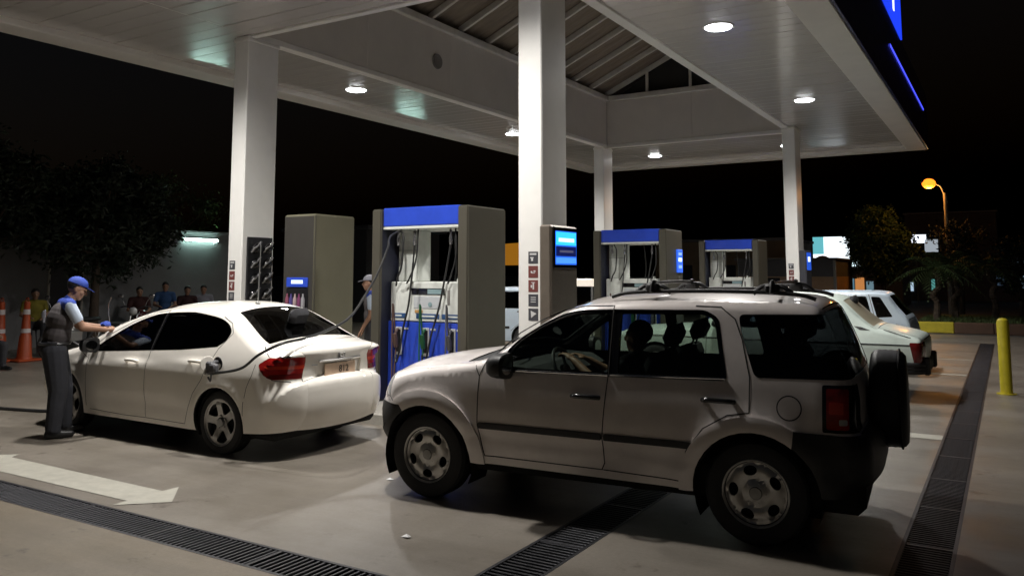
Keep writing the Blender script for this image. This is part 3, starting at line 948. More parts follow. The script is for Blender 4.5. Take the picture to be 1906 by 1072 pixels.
    tg = [[(-.97, 16.75), (.97, 16.75)], [(-.99, 23.3), (.99, 23.3)], [(-.97, 7.7), (.97, 7.7)], [(.97, 16.75), (.99, 20.8)], [(-.97, 16.75), (-.99, 20.8)]]
    made = car_skin(car, sh, sreg, treg, P, gaps, tg, LINING, gw=.0055)
    for fl in (False, True):
        handle(made['front_door' + 'LR'[fl]], sh, 1.37, .815, WHITEPAINT, fl, .20)
        handle(made['rear_door' + 'LR'[fl]], sh, .35, .86, WHITEPAINT, fl, .20)
    wheel_wells(car, (0, 2.55), .30, .342, .795, DARK)
    under(car, -.68, 3.05, .72, .17, .45)
    for x in (0, 2.55):
        for sg in (1, -1):
            w = build_wheel(car, (x, sg * .697, .305), .305, .195, .215, 'alloy', sg, TYRE, GREY_RIM, DARK)
            w.rotation_euler[1] = R(11 * sg)
    mirror_pair(car, 2.07, .775, .955, PLASTIC, CHROME, .95)
    # garnish, emblem and number plate
    p, n = sh.top(sh.ks([(t, 21.2) for t in np.linspace(-.66, .66, 9)]), .006)
    g = MB(); g.tube([tuple(q) for q in p], .013, 6); g.build('chrome_garnish', CHROME, car, smooth=True)
    (pc,), (nc,) = sh.top(sh.ks([(0, 20.75)]), .006)
    e = MB()
    M = Matrix.Translation(pc) @ Matrix(((0, 0, nc[0], 0), (-1, 0, 0, 0), (0, 1, nc[2], 0), (0, 0, 0, 1)))
    ring = rpoly([(-.042, -.032), (.042, -.032), (.048, .034), (-.048, .034)], .012, 3)
    e.tube([tuple(M @ Vector((a, b, 0))) for a, b in ring + [ring[0]]], .004, 6, cap=False)
    e.tube([tuple(M @ Vector((-.022, -.024, 0))), tuple(M @ Vector((-.030, .026, 0)))], .005, 6)
    e.tube([tuple(M @ Vector((.022, -.024, 0))), tuple(M @ Vector((.030, .026, 0)))], .005, 6)
    e.tube([tuple(M @ Vector((-.024, 0, 0))), tuple(M @ Vector((.024, 0, 0)))], .005, 6)
    e.build('emblem', CHROME, car, smooth=True)
    (pc,), (nc,) = sh.top(sh.ks([(0, 22.1)]), -.004)
    pl = MB().box(pc[0] - .012, pc[0] + .004, -.215, .215, pc[2] - .064, pc[2] + .066, .003).build('number_plate', PLATE, car)
    TM = Matrix.Translation((pc[0] - .0145, -.045, pc[2])) @ Matrix(((0, 0, -1, 0), (-1, 0, 0, 0), (0, 1, 0, 0), (0, 0, 0, 1)))
    text_mesh('plate_characters', '812', .095, PLATEBLK, pl, TM, .001)
    # badge strips beside the plate
    for t in (.76,):
        p, n = sh.top(sh.ks([(t - .08, 21.5), (t + .06, 21.5)]), .003)
        MB().tube([tuple(q) for q in p], .006, 6).build('badge', MATS['hubgrey'], car)
    # aerial on the roof
    (pr,), _ = sh.top(sh.ks([(.28, 13.4)]), .0)
    a = MB(); a.ell((pr[0], pr[1], pr[2] + .008), (.035, .02, .018), 10, 6); a.tube([(pr[0], pr[1], pr[2] + .01), (pr[0] - .02, pr[1], pr[2] + .62)], [.008, .004], 6)
    a.build('aerial', MATS['hubgrey'], car, smooth=True)
    # open fuel flap with the filler
    (pf,), (nf,) = sh.side([(.02, .865)], .0)
    f = MB(); f.lathe([(.001, -.002), (.055, .0), (.066, .006), (.066, .012), (.05, .012)], 20, 'y', Matrix.Translation((pf[0], pf[1] + .002, pf[2])))
    f.build('fuel_filler', PLASTIC, car, smooth=40)
    MF = Matrix.Translation((pf[0] + .085, pf[1] + .065, pf[2])) @ Matrix.Rotation(R(75), 4, 'Z')
    f = MB(); f.lathe([(.001, -.006), (.07, -.006), (.074, 0), (.07, .006), (.001, .006)], 20, 'y', MF); f.build('fuel_flap', WHITEPAINT, car, smooth=40)
    # cabin
    for y in (.36, -.36): seat(car, 1.0, y, .48, 25)
    seat(car, .1, 0, 1.25, 25)
    steering(car, 1.62, .36, .88)
    d = MB(); d.prism([(1.75, .5), (1.72, .84), (1.85, .90), (2.25, .93), (2.3, .5)], -.68, .68, 'xz'); d.build('dashboard', LINING, car)
    MB().box(-.4, 2.2, -.72, .72, .28, .36, .01).build('cabin_floor', LINING, car)
    b = MB(); b.box(-.50, -.12, -.55, .55, .98, 1.02, .01); b.build('parcel_shelf', LINING, car)
    return car, sh, (pf, nf)

# ------------------------------------------------------------------ old saloon and small hatchback
def simple_car(name, label, loc, rot, prof, bottom, wz, wx, wb, wr, P, sreg, treg, gaps, tg, glass, rim='steel', group=None):
    car = thing(name, label, 'car', loc, rot, group)
    sh = CarShell(prof, bottom, wz, wx, None)
    holes = [('hole', circle(wb, wr, wr + .05, n=28), None, 0, None), ('hole', circle(0, wr, wr + .05, n=28), None, 0, None)]
    made = car_skin(car, sh, holes + sreg, treg, P, gaps, tg, LINING, step=.08)
    wheel_wells(car, (0, wb), wr, wr + .05, wz[3][1] - .02, DARK)
    hw = wz[3][1]
    under(car, bottom[0][0], wb + .4, hw - .1, .2, .45)
    for x in (0, wb):
        for sg in (1, -1):
            build_wheel(car, (x, sg * (hw - .11), wr), wr, .17, wr * .62, rim, sg, TYRE, SILVER_RIM, DARK)
    for y in (.34, -.34): seat(car, wb * .42, y, .46, 20)
    seat(car, .15, 0, 1.1, 18)
    return car, sh, made

def build_old_saloon():
    prof = [(3.40, .30, .10, .03), (3.46, .5, .12, .03), (3.45, .72, .12, .03), (3.36, .80, .08, .03), (2.7, .87, .06, .04), (2.1, .93, .05, .05), (1.72, 1.18, .05, .06), (1.40, 1.35, .06, .05), (1.0, 1.41, .07, .04),
            (.4, 1.415, .07, .04), (.17, 1.392, .07, .04), (.0, 1.33, .07, .05), (-.24, 1.12, .06, .05), (-.43, .985, .06, .04), (-.62, .945, .06, .03), (-.96, .865, .07, .03), (-1.02, .82, .08, .03), (-1.03, .6, .09, .03), (-.98, .40, .09, .03)]
    wz = [(.15, .74), (.3, .79), (.45, .825), (.6, .84), (.77, .845), (.80, .83), (.9, .80), (1.1, .72), (1.4, .60), (1.5, .57)]
    wx = [(-1.1, -.05), (-.4, -.01), (2.2, 0), (3.4, -.06)]
    side_w = rpoly([(1.72, .93), (1.55, 1.10), (1.30, 1.29), (.95, 1.345), (.95, .935)], .04)
    side_r = rpoly([(.89, .935), (.89, 1.345), (.50, 1.345), (.30, 1.28), (.18, 1.0), (.22, .94)], .05)
    sreg = [('front_window', side_w, GL_OLD, -.006, None), ('rear_window', side_r, GL_OLD, -.006, None),
            ('pillar_vent', rpoly([(-.18, 1.0), (-.28, .99), (-.40, .945), (-.26, .95)], .01), PLASTIC, .003, None),
            ('tail_light', rpoly([(-.88, .80), (-1.2, .80), (-1.2, .52), (-.93, .52)], .02), DRED, .004, None),
            ('rub_strip', [(-.95, .755), (-.95, .772), (3.2, .772), (3.2, .755)], CHROME, .003, None)]
    treg = [('rear_screen', rpoly([(-.86, 11.0), (.86, 11.0), (.90, 12.95), (-.90, 12.95)], .05), mat('painted_soffit_reflection', (.34, .31, .23), .35, coat=.5), -.006, None),  # opaque beige imitates the canopy soffit reflected in the rear glass
            ('windscreen', rpoly([(-.88, 5.2), (.88, 5.2), (.86, 7.2), (-.86, 7.2)], .05), GL_OLD, -.006, None),
            ('tail_light', [(.72, 16.1), (1, 16.1), (1, 17.3), (.72, 17.3)], DRED, .003, None), ('tail_light', [(-.72, 16.1), (-1, 16.1), (-1, 17.3), (-.72, 17.3)], DRED, .003, None)]
    gaps = [[(.92, 1.38), (.92, .3)], [(1.9, .9), (1.95, .3)], [(.02, 1.3), (-.04, 1.0), (.2, .66), (.36, .5)], [(-.56, .96), (-.9, .86)]]
    tg = [[(-.9, 13.3), (.9, 13.3)], [(.9, 13.3), (.92, 15.8)], [(-.9, 13.3), (-.92, 15.8)], [(-.7, 16.0), (.7, 16.0)]]
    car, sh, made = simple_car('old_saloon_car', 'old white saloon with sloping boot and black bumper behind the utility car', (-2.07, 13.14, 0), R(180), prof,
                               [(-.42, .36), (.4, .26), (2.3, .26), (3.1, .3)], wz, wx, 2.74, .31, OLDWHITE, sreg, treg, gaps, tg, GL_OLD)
    b = MB()
    path = [(-.55, .83, .46), (-.92, .83, .46), (-1.03, .70, .46), (-1.06, 0, .46), (-1.03, -.70, .46), (-.92, -.83, .46), (-.55, -.83, .46)]
    for dz in (-.045, 0, .045): b.tube([(x, y, z + dz) for x, y, z in path], .035, 8)
    b.build('rear_bumper', PLASTIC, car, smooth=50)
    for sg in (1, -1):
        box_obj('overrider', PLASTIC, car, -1.11, -1.03, sg * .58 - .06, sg * .58 + .06, .36, .60, .02)
    MB().tube(smooth_path([(3.46, .8, .46), (3.55, .6, .46), (3.58, 0, .46), (3.55, -.6, .46), (3.46, -.8, .46)], 4), .05, 8).build('front_bumper', PLASTIC, car, smooth=50)
    mirror_pair(car, 1.75, .80, .98, PLASTIC, CHROME, .7)
    return car

def build_hatch():
    prof = [(2.94, .28, .10, .03), (3.0, .45, .12, .03), (2.98, .62, .10, .03), (2.88, .72, .07, .03), (2.4, .84, .05, .03), (1.95, .92, .05, .05), (1.60, 1.20, .05, .06), (1.36, 1.345, .05, .05), (1.0, 1.385, .05, .03),
            (.3, 1.395, .05, .03), (-.10, 1.385, .05, .03), (-.20, 1.36, .05, .03), (-.36, 1.15, .05, .03), (-.54, .93, .05, .03), (-.60, .72, .06, .03), (-.62, .5, .08, .03), (-.56, .32, .08, .03)]
    wz = [(.15, .70), (.3, .74), (.5, .765), (.7, .77), (.88, .76), (.95, .735), (1.2, .665), (1.45, .60)]
    wx = [(-.7, -.03), (0, 0), (2.2, 0), (3.0, -.06)]
    side_w = rpoly([(1.62, .93), (1.42, 1.12), (1.24, 1.30), (.84, 1.322), (.78, .94)], .03)
    side_m = rpoly([(.70, .945), (.76, 1.322), (.13, 1.325), (.03, .955)], .03)
    side_q = rpoly([(.055, 1.322), (-.095, 1.315), (-.30, .975), (-.045, .958)], .03)
    sreg = [('side_window', side_w, GL_OLD, -.006, None), ('rear_side_window', side_m, GL_OLD, -.006, None), ('quarter_window', side_q, GL_DARK, -.004, None),
            ('tail_light', rpoly([(-.44, .74), (-.8, .74), (-.8, .60), (-.47, .60)], .01), DRED, .004, None),
            ('rear_bumper', [(-.28, .56), (-.9, .56), (-.9, .2), (-.3, .2)], PLASTIC, .012, None), ('front_bumper', [(2.6, .52), (3.2, .52), (3.2, .2), (2.5, .2)], PLASTIC, .012, None),
            ('rub_strip', [(.36, .50), (.36, .55), (2.0, .55), (2.0, .50)], PLASTIC, .010, None)]
    treg = [('rear_screen', rpoly([(-.86, 11.2), (.86, 11.2), (.88, 12.7), (-.88, 12.7)], .05), GL_DARK, -.005, None),
            ('windscreen', rpoly([(-.9, 5.2), (.9, 5.2), (.88, 7.1), (-.88, 7.1)], .05), GL_OLD, -.006, None),
            ('tail_light', [(.7, 13.9), (1, 13.9), (1, 14.6), (.7, 14.6)], DRED, .003, None), ('tail_light', [(-.7, 13.9), (-1, 13.9), (-1, 14.6), (-.7, 14.6)], DRED, .003, None),
            ('rear_bumper', [(-1, 14.8), (1, 14.8), (1, 16), (-1, 16)], PLASTIC, .012, None), ('front_bumper', [(-1, 0), (1, 0), (1, 1.4), (-1, 1.4)], PLASTIC, .012, None)]
    gaps = [[(.80, 1.36), (.74, .93), (.74, .28)], [(1.72, .9), (1.78, .3)], [(.09, 1.36), (-.01, .95), (.1, .62), (.33, .45)]]
    car, sh, made = simple_car('small_hatchback', 'pale white small hatchback behind the old saloon near the yellow kerb', (-2.06, 16.50, 0), R(180), prof,
                               [(-.35, .30), (.4, .22), (2.0, .22), (2.6, .26)], wz, wx, 2.36, .275, HATCHWHITE, sreg, treg, gaps, [[(-.9, 13.0), (.9, 13.0)]], GL_OLD, group='white cars in the far lanes')
    h = MB(); h.box(.05, .15, .755, .785, .87, .895, .005); h.box(.80, .90, .755, .785, .86, .885, .005); h.build('door_handle', PLASTIC, car)
    mirror_pair(car, 1.62, .74, .97, PLASTIC, CHROME, .7)
    return car

SUV = build_suv()
SALOON, SALOON_SH, FILLER = build_saloon()
OLD = build_old_saloon()
HATCH = build_hatch()
h2 = copy_tree(HATCH)
h2.location = (-9.30, 16.6, 0)
tag(h2, 'white small car half hidden between the nearest pump and the middle column', 'car', 'white cars in the far lanes')
HOSE_PTS = [(-6.18, 5.33, 0.86), (-6.01, 5.36, 0.98), (-5.83, 5.45, 1.08), (-5.86, 5.78, 1.11), (-5.95, 6.20, 1.16), (-6.02, 6.60, 1.27), (-6.16, 7.00, 1.49), (-6.31, 7.40, 1.76), (-6.43, 7.70, 2.04), (-6.59, 7.95, 2.20)]
# ------------------------------------------------------------------ ground with drain trenches
CONC = concrete('forecourt_concrete', (.160, .140, .116), (.232, .206, .173), .38)
APRON = concrete('apron_concrete', (.142, .113, .076), (.185, .150, .103), .55)
FAR = concrete('street_asphalt', (.07, .066, .06), (.10, .095, .085), .8)
WHITELINE = mat('road_paint_white', (.39, .375, .32), .55, var=.14, scale=9, bump=.15, bscale=80)
def build_ground():
    xs = [-400, -24, -14, -2.73, -2.38, -.68, -.36, 6, 400]
    ys = [-400, -8, -3, 3.5, 3.83, 7.2, 23.6, 26.5, 400]
    V = [(x, y, 0) for y in ys for x in xs]; F = []; MI = []
    nx = len(xs)
    for j in range(len(ys) - 1):
        for i in range(nx - 1):
            x, y = (xs[i] + xs[i + 1]) / 2, (ys[j] + ys[j + 1]) / 2
            if -14 < x < -2.38 and 3.5 < y < 3.83: continue
            if -2.73 < x < -2.38 and 3.83 < y < 7.2: continue
            if -.68 < x < -.36 and -3 < y < 23.6: continue
            F.append((j * nx + i, j * nx + i + 1, (j + 1) * nx + i + 1, (j + 1) * nx + i))
            if x < -24 or x > 6 or y < -8 or y > 26.5: MI.append(2)
            elif y < 3.5 or (x > -2.38 and y < 5): MI.append(1)
            else: MI.append(0)
    g = mesh_obj('ground', V, F, None, mats=[CONC, APRON, FAR], mat_idx=MI)
    tag(g, kind='structure')
    return g
build_ground()

def paint(name, poly, label=None, z=.004):
    o = MB(); o.add([(x, y, z) for x, y in poly], [tuple(range(len(poly)))])
    o = o.build(name, WHITELINE)
    if label: tag(o, label, 'road marking')
    tag(o, kind='structure')
    return o
paint('road_arrow', [(-8.25, 4.44), (-8.17, 4.33), (-5.89, 4.31), (-5.885, 4.46), (-5.55, 4.15), (-5.86, 3.86), (-5.88, 3.99), (-8.05, 3.98), (-8.3, 3.86), (-8.6, 4.15)])
for y0, y1, x0 in ((9.80, 10.07, -3.4), (16.03, 16.2, -1.5), (18.88, 19.0, -3.2)):
    paint('lane_line', [(x0, y0), (-.68, y0), (-.68, y1), (x0, y1)])

GRATE = mat('cast_iron', (.035, .035, .04), .45, .6, var=.35, scale=12, bump=.2, bscale=90)
TRENCH = mat('trench_dark', (.015, .014, .013), .9)
def build_grate(label, x0, x1, y0, y1, along, near0, near1, skip=None):
    t = thing('drain_grate', label, 'drain grate', ((x0 + x1) / 2, (y0 + y1) / 2, 0), 0, 'drain grates across the forecourt')
    ox, oy = (x0 + x1) / 2, (y0 + y1) / 2
    c = MB()
    c.box(x0 - ox, x1 - ox, y0 - oy, y1 - oy, -.16, -.15)
    for a in ((x0, x0 + .004, y0, y1), (x1 - .004, x1, y0, y1), (x0, x1, y0, y0 + .004), (x0, x1, y1 - .004, y1)):
        c.box(a[0] - ox, a[1] - ox, a[2] - oy, a[3] - oy, -.15, -.002)
    c.build('drain_channel', TRENCH, t)
    fr = MB()
    if along == 'x':
        for y in (y0 + .012, y1 - .012): fr.box(x0 - ox, x1 - ox, y - .012 - oy, y + .012 - oy, -.03, .001)
    else:
        for x in (x0 + .012, x1 - .012): fr.box(x - .012 - ox, x + .012 - ox, y0 - oy, y1 - oy, -.03, .001)
    fr.build('grate_frame', GRATE, t)
    pitch = .046
    L = (x1 - x0) if along == 'x' else (y1 - y0)
    W = (y1 - y0) if along == 'x' else (x1 - x0)
    bar = MB()
    if along == 'x': bar.box(-.009, .009, -W / 2 + .026, W / 2 - .026, -.03, -.001, .003)
    else: bar.box(-W / 2 + .026, W / 2 - .026, -.009, .009, -.03, -.001, .003)
    first = bar.build('bar', GRATE, t)
    n = int(L / pitch); cnt = 0
    rest = MB(); used = False
    a0 = (x0 - ox) if along == 'x' else (y0 - oy)
    base = ox if along == 'x' else oy
    for i in range(n):
        q = a0 + pitch * (i + .5)
        if near0 <= base + q <= near1 and cnt < 290:
            o = first if not used else first.copy()
            if used: COL.objects.link(o); o.parent = t
            used = True; cnt += 1
            o.location = (q, 0, 0) if along == 'x' else (0, q, 0)
        else:
            rest.v += [((p.co.x + q, p.co.y, p.co.z) if along == 'x' else (p.co.x, p.co.y + q, p.co.z)) for p in first.data.vertices]
            b = len(rest.v) - len(first.data.vertices)
            rest.f += [tuple(b + k for k in f.vertices) for f in first.data.polygons]
    if rest.v:
        o = rest.build('far_bars', GRATE, t, fix=False); tag(o, kind='stuff')
    # a heavier joint bar every metre
    m = 1.0
    while m < L - .2:
        q = a0 + m
        k = MB()
        if along == 'x': k.box(q - .014, q + .014, -W / 2 + .026, W / 2 - .026, -.028, .0005)
        else: k.box(-W / 2 + .026, W / 2 - .026, q - .014, q + .014, -.028, .0005)
        k.build('section_joint', GRATE, t)
        m += 1.0
    return t
build_grate('long drain grate crossing the foreground below the white arrow', -14, -2.38, 3.5, 3.83, 'x', -9.2, -2.4)
build_grate('short drain grate running under the utility car between its wheels', -2.73, -2.38, 3.834, 7.2, 'y', 3.8, 7.2)
build_grate('long drain grate running away at right past the yellow post', -.68, -.36, -3, 23.6, 'y', 4.5, 13.5)

# ------------------------------------------------------------------ pump islands
KERB = concrete('kerb_concrete', (.36, .34, .30), (.44, .42, .37), .6)
def island(label, x0, x1, y0, y1, h=.13):
    cy = (y0 + y1) / 2; r = (y1 - y0) / 2
    pl = []
    for a in np.linspace(-90, 90, 13): pl.append((x1 - r + r * math.cos(R(a)), cy + r * math.sin(R(a))))
    for a in np.linspace(90, 270, 13): pl.append((x0 + r + r * math.cos(R(a)), cy + r * math.sin(R(a))))
    b = MB(); n = len(pl)
    cx = (x0 + x1) / 2
    def ring(s, z): return [(cx + (x - cx) * (1 - s / ((x1 - x0) / 2)), cy + (y - cy) * (1 - s / r), z) for x, y in pl]
    v = ring(0, 0) + ring(0, h - .02) + ring(.02, h); f = []
    for k in range(2):
        for i in range(n): f.append((k * n + i, k * n + (i + 1) % n, (k + 1) * n + (i + 1) % n, (k + 1) * n + i))
    f.append(tuple(range(2 * n, 3 * n)))
    b.add(v, f)
    o = b.build('pump_island', KERB, None, smooth=30)
    return tag(o, label, 'pump island', 'raised pump islands')
island('raised concrete pump island under the nearest pump and two columns', -10.7, -3.5, 7.42, 9.5)
island('raised concrete pump island beyond the old white saloon', -8.2, -4.3, 14.15, 15.6)
island('raised concrete pump island under the two farthest columns', -11.0, -3.4, 19.6, 22.2)

# ------------------------------------------------------------------ canopy
WHITEPANEL = mat('canopy_white_panel', (.56, .535, .51), .24, .0, coat=.5, var=.05, scale=1.2, bump=.10, bscale=2.2, coatr=.12)
TRIM = mat('canopy_trim', (.80, .78, .75), .5, var=.05, scale=2)
FLANGE = mat('canopy_flange', (.72, .69, .65), .5, var=.06, scale=1.5)
INNER = mat('canopy_inner_panel', (.64, .60, .555), .5, var=.05, scale=1.5)
COLW = mat('column_white', (.82, .81, .78), .38, coat=.2, var=.04, scale=3, coatr=.2)
NAVY = mat('fascia_navy', (.012, .022, .10), .3, coat=.4, var=.2, scale=1.5)
STEEL = mat('rafter_white', (.58, .56, .52), .5, var=.12, scale=5)
DECK = mat('roof_deck', (.17, .135, .10), .7, var=.25, scale=2.5, stretch=(1, 6, 1))
S = 5.30
CX0, CX1, CY0, CY1 = -12.27, -1.77, 3.6, 25.55
OX0, OX1, OY0, OY1 = -9.56, -4.56, 8.28, 21.0
FL = .5
def build_canopy():
    c = thing('station_canopy', 'large white fuel station canopy with navy fascia and open raised roof', 'canopy', (-7.02, 14.6, 0))
    O = Vector((-7.02, 14.6, 0))
    def bx(name, m, x0, x1, y0, y1, z0, z1, ch=0.0, par=None):
        return MB().box(x0 - O.x, x1 - O.x, y0 - O.y, y1 - O.y, z0, z1, ch).build(name, m, par or c)
    # soffit boards
    def boards(x0, x1, y0, y1, w=.30):
        n = max(1, int(round((y1 - y0) / w))); w = (y1 - y0) / n
        src = MB().box(-(x1 - x0) / 2, (x1 - x0) / 2, -w / 2 + .003, w / 2 - .003, 0, .02, .004).build('soffit_board', WHITEPANEL, c)
        for i in range(n):
            o = src if i == 0 else src.copy()
            if i: COL.objects.link(o); o.parent = c
            o.location = ((x0 + x1) / 2 - O.x, y0 + w * (i + .5) - O.y, S + random.uniform(-.0015, .0015))
            o.rotation_euler = (random.gauss(0, .0045), random.gauss(0, .0012), 0)
    boards(CX0 + FL, OX0, CY0 + FL, CY1 - FL)
    boards(OX1, CX1 - FL, CY0 + FL, CY1 - FL)
    boards(OX0, OX1, CY0 + FL, OY0)
    boards(OX0, OX1, OY1, CY1 - FL)
    bk = MB()
    for a in ((CX0 + .1, OX0 - .03, CY0 + .1, CY1 - .1), (OX1 + .03, CX1 - .1, CY0 + .1, CY1 - .1), (OX0 - .03, OX1 + .03, CY0 + .1, OY0 - .03), (OX0 - .03, OX1 + .03, OY1 + .03, CY1 - .1)):
        bk.box(a[0] - O.x, a[1] - O.x, a[2] - O.y, a[3] - O.y, S + .035, S + .06)
    bk.build('soffit_deck', MATS['seam'], c)
    # dropped flange round the edge and the fascia outside it
    bx('edge_flange', FLANGE, CX0, CX0 + FL, CY0, CY1, 5.2, 5.5, .01)
    bx('edge_flange', FLANGE, CX1 - FL, CX1, CY0, CY1, 5.2, 5.5, .01)
    bx('edge_flange', FLANGE, CX0 + FL, CX1 - FL, CY0, CY0 + FL, 5.2, 5.5, .01)
    bx('edge_flange', FLANGE, CX0 + FL, CX1 - FL, CY1 - FL, CY1, 5.2, 5.5, .01)
    n = 12
    for i in range(n):
        y0 = CY0 + (CY1 - CY0) * i / n; y1 = CY0 + (CY1 - CY0) * (i + 1) / n
        bx('fascia_panel', NAVY, CX1 + .002, CX1 + .05, y0 + .004, y1 - .004, 5.215, 6.75, .006)
        bx('fascia_panel', NAVY, CX0 - .05, CX0 - .002, y0 + .004, y1 - .004, 5.215, 6.75, .006)
    for i in range(6):
        x0 = CX0 + (CX1 - CX0) * i / 6; x1 = CX0 + (CX1 - CX0) * (i + 1) / 6
        bx('fascia_panel', NAVY, x0 + .004, x1 - .004, CY0 - .05, CY0 - .002, 5.215, 6.75, .006)
        bx('fascia_panel', NAVY, x0 + .004, x1 - .004, CY1 + .002, CY1 + .05, 5.215, 6.75, .006)
    # upstand panels round the roof opening
    m = 5; H0, H1 = S + .02, 6.60
    for i in range(m):
        y0 = OY0 + (OY1 - OY0) * i / m; y1 = OY0 + (OY1 - OY0) * (i + 1) / m
        bx('upstand_panel', INNER, OX0 - .03, OX0, y0 + .002, y1 - .002, H0, H1)
        bx('upstand_panel', INNER, OX1, OX1 + .03, y0 + .002, y1 - .002, H0, H1)
    for i in range(2):
        x0 = OX0 + (OX1 - OX0) * i / 2; x1 = OX0 + (OX1 - OX0) * (i + 1) / 2
        bx('upstand_panel', INNER, x0 + .002, x1 - .002, OY0 - .03, OY0, H0, H1)
        bx('upstand_panel', INNER, x0 + .002, x1 - .002, OY1, OY1 + .03, H0, H1)
    # trims along opening, bottom and top
    for (a, b_) in ((OX0, 1), (OX1, -1)):
        x0, x1 = (a - .16, a + .012) if b_ == 1 else (a - .012, a + .16)
        bx('opening_trim', TRIM, x0, x1, OY0 - .1, OY1 + .1, S - .035, S + .06, .008)
        bx('eaves_beam', STEEL, min(a - b_ * .04, a + b_ * .10), max(a - b_ * .04, a + b_ * .10), OY0, OY1, 6.60, 6.74, .01)
    bx('opening_trim', TRIM, OX0 + .012, OX1 - .012, OY0 - .1, OY0 + .012, S - .035, S + .06, .008)
    bx('opening_trim', TRIM, OX0 + .012, OX1 - .012, OY1 - .012, OY1 + .1, S - .035, S + .06, .008)
    bx('eaves_beam', STEEL, OX0 + .1, OX1 - .1, OY1 - .10, OY1 + .04, 6.60, 6.74, .01)
    bx('eaves_beam', STEEL, OX0 + .1, OX1 - .1, OY0 - .04, OY0 + .10, 6.60, 6.74, .01)
    # pitched roof: deck and rafters
    xr = (OX0 + OX1) / 2; zr = 6.74 + .45 * (xr - OX0)
    for sg, xe in ((1, OX0), (-1, OX1)):
        d = MB(); N = 44
        v = []; f = []
        for i in range(N * 2 + 1):
            y = OY0 - .2 + (OY1 - OY0 + .4) * i / (2 * N); dz = .025 * (i % 2)
            v += [(xe - sg * .12 - O.x, y - O.y, 6.74 - .054 + .14 + dz), (xr - O.x, y - O.y, zr + .14 + dz)]
        for i in range(N * 2): f.append((2 * i, 2 * i + 1, 2 * i + 3, 2 * i + 2))
        d.add(v, f); d.build('roof_sheet', DECK, c)
        src = None
        for i in range(13):
            y = 8.5 + 1.042 * i
            L = math.hypot(xr - xe, zr - 6.74)
            if src is None:
                src = MB().box(0, L, -.035, .035, 0, .13, .006).build('rafter', STEEL, c); o = src
            else:
                o = src.copy(); COL.objects.link(o); o.parent = c
            o.location = (xe - O.x, y - O.y, 6.742)
            o.rotation_euler = (0, -math.atan(.45), 0) if sg == 1 else (0, math.atan(.45) + math.pi, 0)
            if sg == -1:
                o.rotation_euler = (0, -math.atan(.45), math.pi)
    for x in (-8.31, -7.07, -5.8):
        z1 = 6.74 + .45 * (min(x - OX0, OX1 - x))
        bx('gable_post', STEEL, x - .035, x + .035, OY1 - .06, OY1 + .01, 6.74, z1, .005)
    for y in (OY0 - .1, OY1 + .12):
        g = MB(); g.prism([(OX0 - O.x, 6.6), (OX1 - O.x, 6.6), (xr - O.x, zr + .1)], y - O.y, y + .02 - O.y, 'xz'); g.build('gable_sheet', MATS['seam'], c)
    # round loudspeaker on the upstand
    sp = MB(); sp.lathe([(.001, .02), (.10, .022), (.12, .03), (.15, .03), (.155, 0)], 24, 'x', Matrix.Translation((OX0 - O.x, 12.88 - O.y, 5.95)))
    sp.build('round_vent', mat('vent_grey', (.20, .19, .18), .6), c, smooth=30)
    return c
CANOPY = build_canopy()

# canopy lamps
LENS = mat('lamp_lens', (1, 1, 1), .3, emit=(.97, .98, 1.0), estr=LAMP_LENS)
RINGM = mat('lamp_ring', (.7, .7, .7), .3, .5)
def downlight(label, x, y):
    t = thing('canopy_lamp', label, 'lamp', (x, y, S), 0, 'round lamps in the canopy soffit')
    r = MB(); r.lathe([(.185, -.005), (.205, -.018), (.222, -.014), (.228, 0)], 32); r.build('lamp_rim', RINGM, t, smooth=40)
    l = MB(); l.lathe([(.188, -.012), (.178, -.024), (.13, -.034), (.06, -.039), (.001, -.04)], 24); l.build('lamp_lens', LENS, t, smooth=True)
    sp = bpy.data.lights.new('downlight', 'SPOT')
    sp.energy = LAMP_W; sp.spot_size = R(150); sp.spot_blend = .75; sp.shadow_soft_size = .15; sp.color = (1.0, .965, .915)
    so = bpy.data.objects.new('downlight', sp); link(so); so.parent = t; so.location = (0, 0, -.07)
for lab, x, y in (('round canopy lamp right of the left column', -10.69, 11.78), ('round canopy lamp just left of the middle column', -10.68, 17.69),
                  ('small round canopy lamp above the back column', -9.02, 23.31), ('round canopy lamp behind the right column', -5.08, 23.31),
                  ('largest round canopy lamp at upper right', -3.41, 11.42), ('round canopy lamp above the right column', -3.41, 17.29),
                  ('round canopy lamp over the white saloon out of frame', -9.02, 5.75), ('round canopy lamp over the utility car out of frame', -5.08, 5.75)):
    downlight(lab, x, y)

